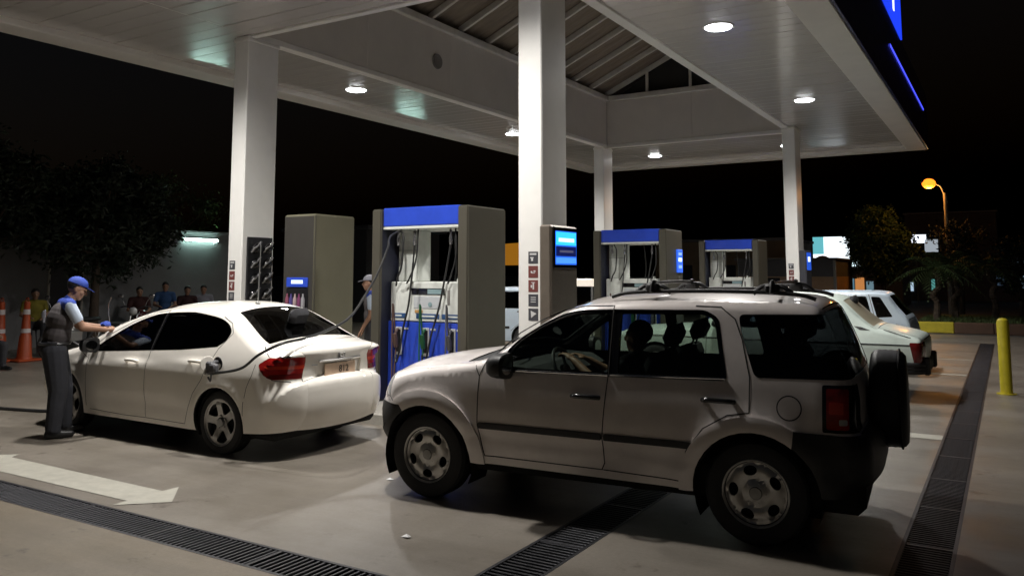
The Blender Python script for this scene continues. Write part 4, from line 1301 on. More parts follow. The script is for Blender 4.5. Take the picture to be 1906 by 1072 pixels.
# columns
SIGNG = mat('sticker_grey', (.055, .055, .065), .5)
SIGNR = mat('sticker_red', (.16, .045, .04), .5)
SIGNW = mat('sticker_white', (.6, .6, .6), .5)
def stickers(col, x0, z_top, n, y, kinds):
    s = .118; g = .022
    for i in range(n):
        z = z_top - i * (s + g + .012)
        p = MB().box(x0, x0 + s, y - .003, y, z - s - .01, z, .0).build('safety_sticker', SIGNG if kinds[i] == 'g' else SIGNR, col)
        mk = MB()
        def r(a, b, c_, d): mk.box(x0 + a * s, x0 + b * s, y - .0045, y - .003, z - d * s, z - c_ * s)
        if i % 5 == 0: r(.15, .85, .14, .30); r(.2, .55, .5, .6); r(.3, .5, .6, .85)
        elif i % 5 == 1: r(.25, .42, .48, .62); r(.55, .75, .42, .56); r(.3, .7, .62, .68)
        elif i % 5 == 2: r(.3, .7, .2, .26); r(.45, .6, .26, .85); r(.25, .4, .45, .7)
        elif i % 5 == 3: r(.25, .78, .25, .32); r(.25, .78, .45, .52); r(.25, .78, .65, .72)
        else: mk.prism([(x0 + .25 * s, z - .2 * s), (x0 + .85 * s, z - .45 * s), (x0 + .6 * s, z - .6 * s), (x0 + .3 * s, z - .85 * s)], y - .0045, y - .003, 'xz')
        mk.build('sticker_print', SIGNW, p)
def column(label, x0, x1, y0, y1, zb):
    t = thing('canopy_column', label, 'column', ((x0 + x1) / 2, (y0 + y1) / 2, zb), 0, 'white columns holding the canopy')
    w, d = (x1 - x0) / 2, (y1 - y0) / 2
    sh = MB().box(-w, w, -d, d, .012, S - zb - .002, .012).build('column_shaft', COLW, t)
    MB().box(-w - .05, w + .05, -d - .05, d + .05, 0, .012, .004).build('base_plate', MATS['hubgrey'], t)
    MB().box(-w - .015, w + .015, -d - .015, d + .015, S - zb - .09, S - zb - .035, .008).build('column_collar', TRIM, t)
    return t, w, d
CL = column('white column at left beside the tall grey cabinet', -9.86, -9.56, 8.16, 8.76, .13)
CC = column('large white column in the middle with five safety stickers', -4.56, -4.26, 7.66, 8.24, .13)
CR = column('white column at right above the roof rack', -4.55, -4.25, 20.24, 20.84, .13)
CB = column('small white column at the back centre', -9.86, -9.56, 20.75, 21.35, .13)
stickers(CL[0], -.10, 1.77 + .02, 4, -CL[2] - .001, 'grrgg')
stickers(CC[0], -.02, 1.84, 5, -CC[2] - .001, 'grrgg')
stickers(CR[0], -.09, 1.84, 5, -CR[2] - .001, 'grrgg')

# goods rack on the left column
BLACKP = mat('rack_black', (.012, .012, .014), .4)
SHINY = mat('rack_foil', (.5, .5, .52), .22, .9)
t = thing('goods_rack', 'black rack of shiny wrapped goods hanging on the left column', 'rack', (-9.555, 8.475, 1.30))
MB().box(0, .03, -.235, .235, 0, .97, .006).build('rack_board', BLACKP, t)
for i in range(4):
    for j in range(2):
        y = -.115 + .225 * j; z = .13 + .225 * i
        b = MB(); M = Matrix.Translation((.075, y, z)) @ Matrix.Rotation(R(38), 4, 'X')
        b.ell((0, 0, 0), (.05, .10, .075), 14, 8, M); b.build('wrapped_item', GLOSSBLK, t, smooth=True)
        s = MB(); s.tube(smooth_path([tuple(M @ Vector(q)) for q in ((.02, -.125, .02), (.055, -.07, .045), (.06, 0, .035), (.045, .08, .045), (.015, .12, .02))], 4), [.016] * 17, 6)
        s.build('foil_band', SHINY, t, smooth=True)

# price totem beside the middle column
TBROWN = mat('totem_bronze', (.16, .135, .11), .4, .3, var=.1, scale=6)
def glow(name, col, s):
    return mat(name, col, .3, emit=col, estr=s)
t = thing('screen_totem', 'tall bronze totem with glowing blue screen beside the middle column', 'totem', (-4.25, 7.56, .13))
MB().box(.006, .15, 0, .62, 0, 2.12, .02).build('totem_case', TBROWN, t)
MB().box(.15, .156, .06, .60, 1.66, 2.10, .004).build('screen_frame', GLOSSBLK, t)
scr = MB().box(.1565, .158, .09, .58, 1.70, 2.06).build('screen', glow('screen_blue', (.015, .10, .62), 1.5), t)
MB().box(.1585, .1595, .10, .57, 1.91, 2.05).build('screen_band', glow('screen_cyan', (.03, .42, .9), 1.7), scr)
MB().box(.160, .161, .16, .52, 1.945, 1.985).build('screen_caption', glow('screen_white', (.45, .9, 1.0), 2.2), scr)
MB().box(.1585, .1595, .10, .57, 1.79, 1.895).build('screen_panel', glow('screen_navy', (.006, .012, .12), .6), scr)
MB().box(.160, .161, .18, .50, 1.83, 1.855).build('screen_caption', glow('screen_grey', (.12, .12, .22), .6), scr)
MB().box(.1585, .1595, .10, .57, 1.715, 1.775).build('screen_band', glow('screen_azure', (.06, .25, .95), 1.4), scr)

# ------------------------------------------------------------------ fuel dispensers
PGREY = mat('pump_grey', (.066, .060, .045), .42, .2, var=.07, scale=3)
PEDGE = mat('pump_edge', (.10, .092, .072), .4, .3)
PBLUE = mat('pump_blue', (.025, .068, .52), .35, coat=.3, var=.10, scale=5)
PWHITE = mat('pump_white', (.64, .66, .62), .45, var=.12, scale=6)
PBAND = mat('pump_label_blue', (.03, .08, .2), .4)
LCD = mat('pump_display', (.22, .32, .34), .3)
HOSE = mat('hose_rubber', (.02, .02, .02), .45)
NGREEN = mat('nozzle_green', (.02, .10, .04), .4)
NGREY = mat('nozzle_grey', (.10, .10, .11), .4)
NBRASS = mat('nozzle_maroon', (.10, .06, .05), .4)
def nozzle(name, m, parent, M):
    b = MB()
    b.tube([tuple(M @ Vector(q)) for q in ((0, 0, 0), (0, -.02, .10), (0, -.03, .17))], [.030, .034, .026], 10)
    b.tube(smooth_path([tuple(M @ Vector(q)) for q in ((0, -.03, .16), (0, .03, .22), (0, .12, .22), (0, .20, .16))], 4), [.016] * 13, 8)
    g = smooth_path([tuple(M @ Vector(q)) for q in ((0, -.02, .14), (0, -.10, .08), (0, -.10, -.04), (0, -.01, -.10), (0, 0, 0))], 4)
    b.tube(g, .011, 6)
    return b.build(name, m, parent, smooth=45)
def dispenser(label, x, y, lit=False, full=True):
    t = thing('fuel_dispenser', label, 'fuel pump', (x, y, .13), 0, 'blue and grey fuel pumps')
    W, D, Hh = 1.50, .86, 2.43
    for a, b_ in ((0, .15), (W - .15, W)):
        p = MB().box(a, b_, 0, D, 0, Hh, .018).build('end_panel', PGREY, t)
        MB().box(a + .012, b_ - .012, -.006, .002, .02, Hh - .02, .002).build('panel_edge', PEDGE, p)
        for yy in (.004, D - .03):
            MB().box(b_ - .002, b_ + .004, yy, yy + .02, .02, Hh - .02, .001).build('panel_edge', PEDGE, p)
    for xl in (.1505, W - .1535): MB().box(xl, xl + .003, .03, D - .03, .02, 2.19).build('inner_liner', mat('liner_navy', (.018, .02, .035), .5), t)
    hd = MB().box(.155, W - .155, .03, D - .03, 2.20, 2.44, .012).build('header', PBLUE, t)
    MB().box(.155, W - .155, .036, D - .036, 2.165, 2.198, .004).build('header_strip', PWHITE, hd)
    MB().box(.155, W - .155, .16, D - .16, .0, 1.00, .01).build('lower_cabinet', PBLUE, t)
    up = MB().box(.20, W - .155, .15, D - .15, 1.005, 1.50, .012).build('display_cabinet', PWHITE, t)
    MB().box(.20, .52, .30, .58, 1.502, 2.163, .01).build('inner_post', PWHITE, t)
    MB().box(.205, .515, .296, .302, 1.9, 1.905).build('post_seam', MATS['seam'], t)
    # display details
    MB().box(.54, 1.06, .143, .15, 1.34, 1.42, .003).build('display_frame', GLOSSBLK, up)
    MB().box(.80, 1.04, .140, .143, 1.35, 1.41).build('display_glass', LCD, up)
    MB().box(.58, 1.0, .144, .15, 1.17, 1.32, .004).build('keypad_plate', mat('pump_plate', (.48, .5, .52), .35), up)
    MB().lathe([(.001, -.008), (.03, -.006), (.03, 0)], 14, 'y', Matrix.Translation((.84, .144, 1.22))).build('button', LCD, up)
    MB().box(1.10, 1.14, .141, .15, 1.22, 1.40, .004).build('slot_plate', MATS['vent_grey'], up)
    for a, b_ in ((.22, .46), (.62, .98), (1.02, 1.33)):
        pl = MB().box(a, b_, .142, .15, 1.045, 1.105, .003).build('grade_label', PBAND, up)
        MB().box(a + .07, b_ - .07, .1405, .142, 1.065, 1.085).build('label_print', PWHITE, pl)
    MB().box(.6, .72, .142, .15, 1.115, 1.15).build('orange_sticker', mat('orange_sticker', (.5, .28, .1), .5), up)
    MB().lathe([(.03, 0), (.03, .03), (.02, .045), (.001, .05)], 10, 'z', Matrix.Translation((1.1, .4, 1.50))).build('beacon', PWHITE, up)
    cols = (NBRASS, NGREEN, NGREY)
    for i, xx in enumerate((.34, .77, 1.17)):
        h = MB().box(xx - .055, xx + .055, .145, .16, .58, .93, .006).build('holster', mat('holster_grey', (.42, .42, .42), .4), t)
        MB().box(xx - .035, xx + .035, .150 - .01, .147, .62, .90).build('holster_slot', BLACKP, h)
        nozzle('nozzle', cols[i], t, Matrix.Translation((xx, .10, .68)) @ Matrix.Rotation(R(8), 4, 'Z'))
        MB().box(xx + .07, xx + .15, .152, .16, .90, .925).build('grade_mark', PWHITE, t)
    # hanging hoses with swivels
    def hs(p, r=.013): MB().tube(smooth_path(p, 7), r, 7).build('hose', HOSE, t, smooth=True)
    def sw(xx, z0=2.16):
        MB().lathe([(.012, z0), (.02, z0 - .03), (.012, z0 - .06), (.022, z0 - .12), (.022, z0 - .16), (.014, z0 - .20)], 10, 'z', Matrix.Translation((xx, .10, 0))).build('hose_swivel', SHINY, t, smooth=40)
    for xx in ((.36, .62, 1.18) if full else (.4, .7, 1.2)): sw(xx)
    hs([(.62, .10, 1.96), (.60, .08, 1.6), (.57, .06, 1.25), (.50, .05, .95), (.44, .05, .66), (.38, .06, .50), (.34, .08, .58)])
    hs([(.66, .12, 2.16), (.655, .10, 1.85), (.56, .08, 1.55), (.50, .10, 1.48)], .011)
    hs([(1.18, .10, 1.96), (1.12, .08, 1.6), (1.04, .06, 1.2), (.93, .05, .85), (.86, .05, .58), (.80, .06, .50), (.77, .08, .60)])
    hs([(1.24, .12, 2.16), (1.26, .10, 1.85), (1.20, .09, 1.60), (1.14, .1, 1.48)], .011)
    hs([(.40, .10, 2.16), (.47, .06, 1.98), (.46, .05, 1.75), (.38, .06, 1.55), (.33, .1, 1.45)], .013)
    # rear hoses seen through the gap
    for xx in (.75, 1.05): hs([(xx, D - .1, 2.16), (xx + .02, D - .06, 1.7), (xx - .05, D - .05, 1.2), (xx - .02, D - .08, .7)], .011)
    if lit:
        s = MB().box(W + .001, W + .03, .52, .80, 1.62, 2.06, .006).build('lit_sign', glow('sign_blue', (.03, .12, .7), .9), t)
        MB().box(W + .0305, W + .032, .57, .75, 1.83, 1.90).build('sign_print', glow('sign_white', (.7, .85, 1), 1.6), s)
        MB().box(W + .0305, W + .032, .57, .75, 1.95, 2.0).build('sign_print', glow('sign_dim', (.25, .4, .9), .9), s)
        MB().box(W + .0305, W + .032, .57, .75, 1.70, 1.76).build('sign_print', glow('sign_dim', (.25, .4, .9), .9), s)
        MB().box(W + .001, W + .012, .58, .72, 1.42, 1.55, .003).build('notice_plate', PEDGE, t)
    return t
D1_ = dispenser('nearest fuel pump in blue grey and white behind the white saloon', -7.02, 8.09)
D2_ = dispenser('middle fuel pump with small glowing sign on its end panel', -6.90, 14.45, lit=True)
D3_ = dispenser('farthest fuel pump between the back and right columns', -6.72, 20.30)

# tall cabinet left of the nearest pump
CABG = mat('cabinet_olive', (.15, .14, .095), .45, .15, var=.06, scale=3)
t = thing('service_cabinet', 'tall grey green cabinet with small blue sign between column and pump', 'cabinet', (-8.66, 8.12, .13))
MB().box(0, .60, 0, .80, 0, 2.42, .025).build('cabinet_body', CABG, t)
MB().box(.02, .575, -.004, .004, .03, 2.39, .002).build('front_panel', mat('cabinet_dark', (.06, .056, .05), .4, .2, var=.08, scale=3), t)
MB().box(.59, .606, -.004, .02, .02, 2.40, .003).build('corner_strip', PEDGE, t)
b = MB().box(.10, .50, -.03, -.004, 1.42, 1.55, .008).build('blue_sign', glow('cab_blue', (.02, .05, .35), .6), t)
MB().box(.20, .42, -.0325, -.03, 1.465, 1.515).build('sign_print', glow('cab_white', (.6, .75, 1.0), 1.0), b)
r = MB().box(.10, .50, -.02, -.004, .9, 1.40, .004).build('shelf_recess', BLACKP, t)
for i, cc in enumerate(((.25, .08, .12), (.08, .06, .2), (.4, .3, .3), (.18, .05, .12), (.3, .3, .32))):
    bb = MB(); bb.lathe([(.001, 1.14), (.026, 1.14), (.028, 1.16), (.028, 1.26), (.012, 1.30), (.012, 1.33), (.001, 1.33)], 10, 'z', Matrix.Translation((.15 + .075 * i, -.05, 0)))
    bb.build('bottle', mat('bottle_tone%d' % i, cc, .3), t, smooth=40)
MB().box(.11, .49, -.09, -.02, 1.115, 1.135, .004).build('shelf', SHINY, t)

# small lit panel on the far side of the right column
t = thing('column_sign', 'small blue lit sign on the side of the right column', 'sign', (-4.245, 20.55, .13))
MB().box(0, .16, -.28, .30, 0, 2.15, .02).build('sign_case', mat('sign_case_dark', (.05, .05, .06), .4), t)
s = MB().box(.16, .168, -.22, .24, 1.68, 2.10).build('sign_face', glow('colsign_blue', (.02, .09, .6), .9), t)
MB().box(.1685, .17, -.12, .14, 1.88, 2.0).build('sign_print', glow('sign_white', (.7, .85, 1), 1.6), s)

# ------------------------------------------------------------------ fascia sign and light line
LEDB = glow('led_blue', (.06, .075, .95), 1.8)
t = thing('led_strip', 'thin blue light line along the canopy fascia at upper right', 'light strip', (-1.762, 20.5, 6.10))
MB().box(0, .05, -3.67, 3.67, -.045, .045, .01).build('strip_case', GLOSSBLK, t)
MB().box(.05, .06, -3.65, 3.65, -.022, .022).build('strip_light', LEDB, t)
t = thing('canopy_logo_sign', 'glowing blue sign with white letters on top of the canopy edge', 'sign', (-1.86, 16.6, 6.765))
MB().prism([(-2.9, .0), (2.55, .0), (2.55, 1.9), (-2.3, 1.9)], 0, .16, 'yz').build('sign_box', glow('logo_blue', (.012, .045, .80), 1.3), t)
MB().box(.02, .12, -2.6, -2.5, -.30, -.001).build('sign_bracket', GLOSSBLK, t)
TM = Matrix.Translation((.163, .15, .93)) @ Matrix(((0, 0, 1, 0), (1, 0, 0, 0), (0, 1, 0, 0), (0, 0, 0, 1)))
text_mesh('logo_letters', 'YPF', 2.25, glow('logo_white', (.95, .97, 1.0), 1.8), t, TM, .004, .18, .92)

# ------------------------------------------------------------------ pump hose and nozzle in the saloon, loose hose
pf = FILLER[0]
FX, FY, FZ = -6.59 - pf[0], 6.24 - pf[1], pf[2]
t = thing('filling_nozzle', 'dark filling nozzle and long hose from the nearest pump into the saloon', 'fuel nozzle', (FX, FY - .09, FZ - .05))
nz = MB()
nz.tube([(0, .11, .055), (0, .02, .07), (.0, -.03, .045)], [.016, .02, .026], 10)
nz.box(-.03, .05, -.075, -.005, -.04, .08, .015)
nz.box(.03, .115, -.08, -.012, -.03, .065, .018)
nz.tube(smooth_path([(.02, -.05, .03), (.07, -.075, -.02), (.06, -.07, -.085), (-.01, -.045, -.07)], 4), .009, 6)
nz.build('nozzle_body', NGREY, t, smooth=40)
MB().box(-.035, .0, -.08, .0, -.05, .02, .01).build('nozzle_guard', mat('nozzle_chrome', (.6, .6, .6), .2, .8), t)
hp = [(FX + .06, FY - .15, FZ - .08)] + HOSE_PTS + [(-6.60, 8.16, 2.28)]
MB().tube([(a - FX, b - FY + .09, c_ - FZ + .05) for a, b, c_ in smooth_path(hp, 8)], .0135, 8).build('fuel_hose', HOSE, t, smooth=True)
t = tag(MB().tube(smooth_path([(-14.5, 5.0, .02), (-12.6, 5.35, .02), (-11.1, 5.72, .02), (-10.2, 6.05, .02), (-9.9, 7.3, .02)], 8), .02, 8).build('air_hose', HOSE, None, smooth=True), 'black hose lying on the ground left of the attendant', 'hose')
# litter on the concrete
for px, lab in (((-3.50, 4.42), 'small crumpled white paper scrap near the middle drain grate'), ((-4.56, 5.53), 'tiny white paper scrap beside the front tyre of the utility car')):
    b = MB(); b.add([(px[0] - .03, px[1] - .012, .004), (px[0] + .03, px[1] - .02, .012), (px[0] + .035, px[1] + .018, .006), (px[0], px[1] + .01, .022), (px[0] - .025, px[1] + .02, .008)], [(0, 1, 3), (1, 2, 3), (2, 4, 3), (4, 0, 3)])
    tag(b.build('paper_scrap', SIGNW), lab, 'litter', 'paper scraps on the ground')

# yellow bollard
YEL = mat('bollard_yellow', (.50, .42, .02), .42, coat=.2, var=.14, scale=9)
t = thing('yellow_bollard', 'yellow steel bollard post standing right of the long drain', 'bollard', (-.10, 13.98, 0))
b = MB(); b.lathe([(.085, 0), (.08, .02), (.08, 1.02), (.07, 1.06), (.04, 1.085), (.001, 1.09)], 24); b.build('post', YEL, t, smooth=35)
b = MB(); b.lathe([(.13, 0), (.13, .012), (.082, .014)], 24); b.build('base_flange', YEL, t, smooth=30)
# ------------------------------------------------------------------ people
SKIN = mat('skin', (.30, .165, .105), .55, var=.12, scale=14)
HAIR = mat('hair_dark', (.012, .010, .009), .6, bump=.4, bscale=90)
VESTG = mat('vest_grey', (.062, .054, .056), .85, var=.15, scale=9, bump=.3, bscale=14)
ROYAL = mat('cloth_royal_blue', (.025, .06, .34), .8, var=.12, scale=12, bump=.3, bscale=14)
PALE = mat('cloth_pale_blue', (.50, .58, .70), .8, var=.08, scale=12, bump=.3, bscale=14)
TROUS = mat('trousers_dark', (.024, .025, .032), .9, var=.25, scale=7, bump=.5, bscale=11)
SHOE = mat('shoe_black', (.012, .012, .013), .45)
REDC = mat('cloth_dark_red', (.040, .010, .010), .85, var=.2, scale=9)
BLUEC = mat('cloth_blue', (.025, .07, .18), .85, var=.2, scale=9)
YELC = mat('cloth_yellow', (.20, .17, .02), .85, var=.2, scale=9)
WHITC = mat('cloth_white', (.26, .26, .30), .85, var=.15, scale=9)
DARKC = mat('cloth_charcoal', (.03, .03, .035), .85, var=.2, scale=9)

def cap_mesh(b, p, q, r0, r1, n=12):
    """closed tapered capsule"""
    p, q = Vector(p), Vector(q)
    d = q - p; L = d.length
    if L < 1e-5: d = Vector((0, 0, 1)); L = 1e-5
    M = Matrix.Translation(p) @ d.to_track_quat('Z', 'Y').to_matrix().to_4x4()
    pr = [(r0 * math.cos(a), r0 * math.sin(a)) for a in np.linspace(-math.pi / 2 + .02, 0, 5)] + [(r1 * math.cos(a), L + r1 * math.sin(a)) for a in np.linspace(0, math.pi / 2 - .02, 5)]
    o = len(b.v)
    b.lathe(pr, n, 'z', M)
    m = len(pr)
    b.f.append(tuple(o + i for i in range(n))[::-1]); b.f.append(tuple(o + (m - 1) * n + i for i in range(n)))

def person(label, loc, heading, J, wear, voxel=.012, fingers=False, group=None, cap=None, hair=True, bag=1.0, smooth_it=5, scale=1.0, bulk=1.0):
    """one continuous body grown from overlapping limbs; J = joints in a frame facing +y"""
    root = thing('person', label, 'person', loc, R(heading - 90), group)
    root.scale = (scale,) * 3
    prims = []   # (kind, a, b, r0, r1, matkey)
    def C(a, b, r0, r1, k): prims.append(('c', Vector(a), Vector(b), r0, r1, k))
    def E_(c, r, k, rot=None): prims.append(('e', Vector(c), Vector(r), rot or Matrix.Identity(3), 0, k))
    V_ = lambda k: Vector(J[k])
    pel, che, nec, hed = V_('pelvis'), V_('chest'), V_('neck'), V_('head')
    up = (nec - pel).normalized()
    # torso
    fwd = Vector((0, 1, 0)); rt = Vector((1, 0, 0))
    rt = (V_('shR') - V_('shL')).normalized(); fwd = up.cross(rt).normalized()
    Rm = Matrix((rt, fwd, up)).transposed()
    E_(pel, (.165 * bulk, .125 * bulk, .13), 'legs', Rm)
    E_(pel.lerp(che, .45), (.155 * bulk, .120 * bulk, .17), 'top', Rm)
    E_(che, (.175 * bulk, .125 * bulk, .17), 'top', Rm)
    E_(che + up * .06 + fwd * -.03, (.165, .10, .12), 'top', Rm)
    C(V_('shL') * .96 + nec * .04, V_('shR') * .96 + nec * .04, .068, .068, 'yoke')
    C(che + up * .09, nec, .09, .058, 'yoke')
    C(nec - up * .02, hed - (hed - nec) * .25, .052, .050, 'skin')
    # head
    hd = J.get('look', (0, 1, -.1)); hd = Vector(hd).normalized()
    hr = hd.cross(Vector((0, 0, 1))).normalized(); hu = hr.cross(hd).normalized()
    Hm = Matrix((hr, hd, hu)).transposed()
    h = lambda x, y, z: hed + hr * x + hd * y + hu * z
    E_(h(0, -.012, .03), (.076, .095, .092), 'skin', Hm)
    E_(h(0, .022, -.035), (.062, .070, .080), 'skin', Hm)
    E_(h(0, .058, -.082), (.034, .030, .028), 'skin', Hm)
    C(h(0, .088, .018), h(0, .110, -.018), .011, .016, 'skin')
    C(h(-.030, .078, .028), h(.030, .078, .028), .016, .016, 'skin')
    C(h(-.020, .086, -.055), h(.020, .086, -.055), .010, .010, 'skin')
    for s_ in (-1, 1):
        E_(h(.076 * s_, -.008, -.008), (.012, .022, .033), 'skin', Hm)
        E_(h(.045 * s_, .06, -.025), (.022, .022, .022), 'skin', Hm)
    # limbs
    for s_ in 'LR':
        sh, el, wr = V_('sh' + s_), V_('el' + s_), V_('wr' + s_)
        C(sh, sh.lerp(el, .62), .062, .057, 'sleeve')
        C(sh.lerp(el, .5), el, .046, .041, 'skin')
        C(el, wr, .042, .028, 'arm' if 'arm' in wear else 'skin')
        hnd = V_('hand' + s_) if 'hand' + s_ in J else wr + (wr - el).normalized() * .09
        hv = (hnd - wr).normalized()
        side = hv.cross(Vector((0, 0, 1)))
        side = side.normalized() if side.length > .1 else Vector((1, 0, 0))
        pn = side.cross(hv).normalized()
        pc = wr + hv * .055
        HM = Matrix((side, hv, pn)).transposed()
        E_(pc, (.041, .052, .018), 'skin', HM)
        if fingers:
            for i, (o, ln) in enumerate(((-.031, .062), (-.011, .072), (.010, .068), (.030, .054))):
                a = pc + side * o + hv * .040; b_ = a + hv * ln * .5 - pn * .008; c_ = b_ + hv * ln * .35 - pn * ln * .40; d_ = c_ + hv * ln * .05 - pn * ln * .32
                C(a, b_, .0105, .0098, 'skin'); C(b_, c_, .0098, .009, 'skin'); C(c_, d_, .009, .008, 'skin')
            sg = 1 if s_ == 'L' else -1
            a = pc + side * .030 * sg - hv * .02; b_ = a + side * .028 * sg + hv * .028 - pn * .012; c_ = b_ + hv * .032 - pn * .020 - side * .006 * sg
            C(a, b_, .0135, .012, 'skin'); C(b_, c_, .0115, .009, 'skin')
        else:
            E_(pc + hv * .06 - pn * .012, (.036, .045, .014), 'skin', HM)
            C(pc, pc + side * .04 * (1 if s_ == 'L' else -1) + hv * .03, .012, .010, 'skin')
        hp, kn, an = V_('hip' + s_), V_('kn' + s_), V_('an' + s_)
        C(hp, kn, .098 * bag, .074 * bag, 'legs'); C(kn, an + Vector((0, 0, .02)), .074 * bag, .060 * bag, 'legs')
        toe = V_('toe' + s_) if 'toe' + s_ in J else an + Vector((0, .17, -.045))
        C(an + Vector((0, -.04, -.04)), an + Vector((0, .02, -.03)), .045, .05, 'shoe'); C(an + Vector((0, .02, -.035)), toe, .048, .036, 'shoe')
    b = MB()
    for pz in prims:
        if pz[0] == 'c': cap_mesh(b, pz[1], pz[2], pz[3], pz[4])
        else:
            M = Matrix.Translation(pz[1]) @ pz[3].to_4x4()
            b.ell((0, 0, 0), tuple(pz[2]), 16, 10, M)
    tmp = mesh_obj('tmp_body', b.v, b.f, None)
    bm = bmesh.new(); bm.from_mesh(tmp.data); bmesh.ops.remove_doubles(bm, verts=bm.verts, dist=1e-6); bmesh.ops.recalc_face_normals(bm, faces=bm.faces); bm.to_mesh(tmp.data); bm.free()
    md = tmp.modifiers.new('r', 'REMESH'); md.mode = 'VOXEL'; md.voxel_size = voxel
    sm = tmp.modifiers.new('s', 'SMOOTH'); sm.factor = .5; sm.iterations = smooth_it
    dg = bpy.context.evaluated_depsgraph_get(); dg.update()
    me = bpy.data.meshes.new_from_object(tmp.evaluated_get(dg))
    bpy.data.objects.remove(tmp)
    # colour every face by the limb it grew from
    n = len(me.polygons)
    cen = np.zeros(n * 3); me.polygons.foreach_get('center', cen); cen = cen.reshape(-1, 3)
    best = np.full(n, 1e9); which = np.zeros(n, int)
    keys = ['skin', 'top', 'yoke', 'sleeve', 'legs', 'shoe', 'arm']
    for pz in prims:
        if pz[0] == 'c':
            A = np.array(pz[1]); B = np.array(pz[2]); d = B - A
            t = np.clip(((cen - A) @ d) / (d @ d + 1e-9), 0, 1)
            dist = np.linalg.norm(cen - (A + t[:, None] * d), axis=1) - (pz[3] * (1 - t) + pz[4] * t)
        else:
            q = (cen - np.array(pz[1])) @ np.array(pz[3]); r = np.array(pz[2])
            k = np.linalg.norm(q / r, axis=1); dist = (k - 1) * r.min()
        m_ = dist < best
        best[m_] = dist[m_]; which[m_] = keys.index(pz[5])
    me.materials.clear()
    for k in keys: me.materials.append(wear.get(k) or wear.get('top'))
    me.polygons.foreach_set('material_index', which.astype(np.int32)); me.polygons.foreach_set('use_smooth', [True] * n)
    me.update()
    me.name = 'body'
    bo = bpy.data.objects.new('body', me); link(bo); bo.parent = root
    # eyes
    ey = MB()
    for s_ in (-1, 1): ey.ell(tuple(h(.030 * s_, .083, .008)), (.011, .007, .007), 8, 6)
    ey.build('eyes', mat('eye_dark', (.02, .015, .012), .25), root, smooth=True)
    if hair:
        hb = MB()
        Mh = Matrix.Translation(hed) @ Hm.to_4x4()
        hb.ell((0, -.022, .042), (.083, .098, .090), 16, 10, Mh)
        hb.v = [tuple(Mh @ (Vector((p.x, min(p.y, .062 + max(0, p.z - .06) * .4), max(p.z, -.055 if p.y < 0 else .045))))) for p in [Mh.inverted() @ Vector(v) for v in hb.v]]
        hb.build('hair', HAIR, root, smooth=True)
    if cap:
        cb = MB(); Mh = Matrix.Translation(hed) @ Hm.to_4x4()
        cb.ell((0, -.012, .052), (.090, .108, .085), 18, 10, Mh)
        inv = Mh.inverted()
        cb.v = [tuple(Mh @ Vector((p.x, p.y, max(p.z, .045)))) for p in [inv @ Vector(v) for v in cb.v]]
        br = [(.085 * math.cos(a), .075 + .105 * math.sin(a), .050 - .02 * math.sin(a)) for a in np.linspace(0, math.pi, 11)]
        cb.add([tuple(Mh @ Vector(q)) for q in br] + [tuple(Mh @ Vector((q[0], q[1], q[2] + .008))) for q in br], [tuple(range(11)), tuple(range(11, 22))[::-1]] + [(i, i + 1, i + 12, i + 11) for i in range(10)])
        cb.build('cap', cap, root, smooth=40)
    return root, h

ATT = dict(pelvis=(0, -.03, .93), chest=(0, .03, 1.24), neck=(0, .095, 1.45), head=(0, .165, 1.565), look=(.05, 1, -.42),
           shL=(-.19, .06, 1.40), shR=(.19, .08, 1.40), elL=(-.20, .22, 1.16), wrL=(-.07, .44, 1.14), elR=(.23, .21, 1.155), wrR=(.15, .45, 1.12), handR=(.11, .54, 1.125), handL=(-.02, .52, 1.14),
           hipL=(-.10, 0, .90), hipR=(.10, -.03, .90), knL=(-.11, .10, .50), knR=(.14, .02, .49), anL=(-.14, .13, .085), anR=(.17, -.01, .085))
att_wear = dict(skin=SKIN, top=VESTG, yoke=ROYAL, sleeve=PALE, legs=TROUS, shoe=SHOE)
A1, hh = person('standing attendant in blue cap and grey vest reaching over the white saloon', (-8.86, 5.10, 0), 66, ATT, att_wear, .0075, True, cap=ROYAL, bag=1.28, smooth_it=4, bulk=1.16)
MB().tube([(x, y, z) for x, y, z in [(.185 * math.cos(a), -.022 + .142 * math.sin(a), .985) for a in np.linspace(0, 2 * math.pi, 25)]], .018, 6, cap=False).build('belt', SHOE, A1, smooth=True)
# pale print on the back of the vest
for i, (xx, zz, L) in enumerate(((.06, 1.30, .10), (.02, 1.27, .13), (-.03, 1.29, .09))):
    MB().box(xx - .008, xx + .008, -.140 - .004 * i, -.125, zz - L / 2, zz + L / 2, .003).build('vest_print', WHITC, A1)
cl = MB(); cl.ell((0, 0, 0), (.07, .05, .03), 14, 8)
cl.v = [(p[0] * (1 + .25 * math.sin(p[1] * 90)), p[1], p[2] + .012 * math.sin(p[0] * 70)) for p in cl.v]
cl = cl.build('cleaning_cloth', ROYAL, None, smooth=True); cl.location = (-8.72, 5.56, 1.165); tag(cl, 'blue cleaning cloth in the hand of the capped attendant', 'cloth')
# raised wiper arm of the saloon
MB().tube(smooth_path([(2.30, .42, 1.02), (2.40, .43, 1.16), (2.42, .44, 1.32), (2.36, .45, 1.46)], 6), [.006] * 19, 6).build('raised_wiper', SHINY, SALOON, smooth=True)

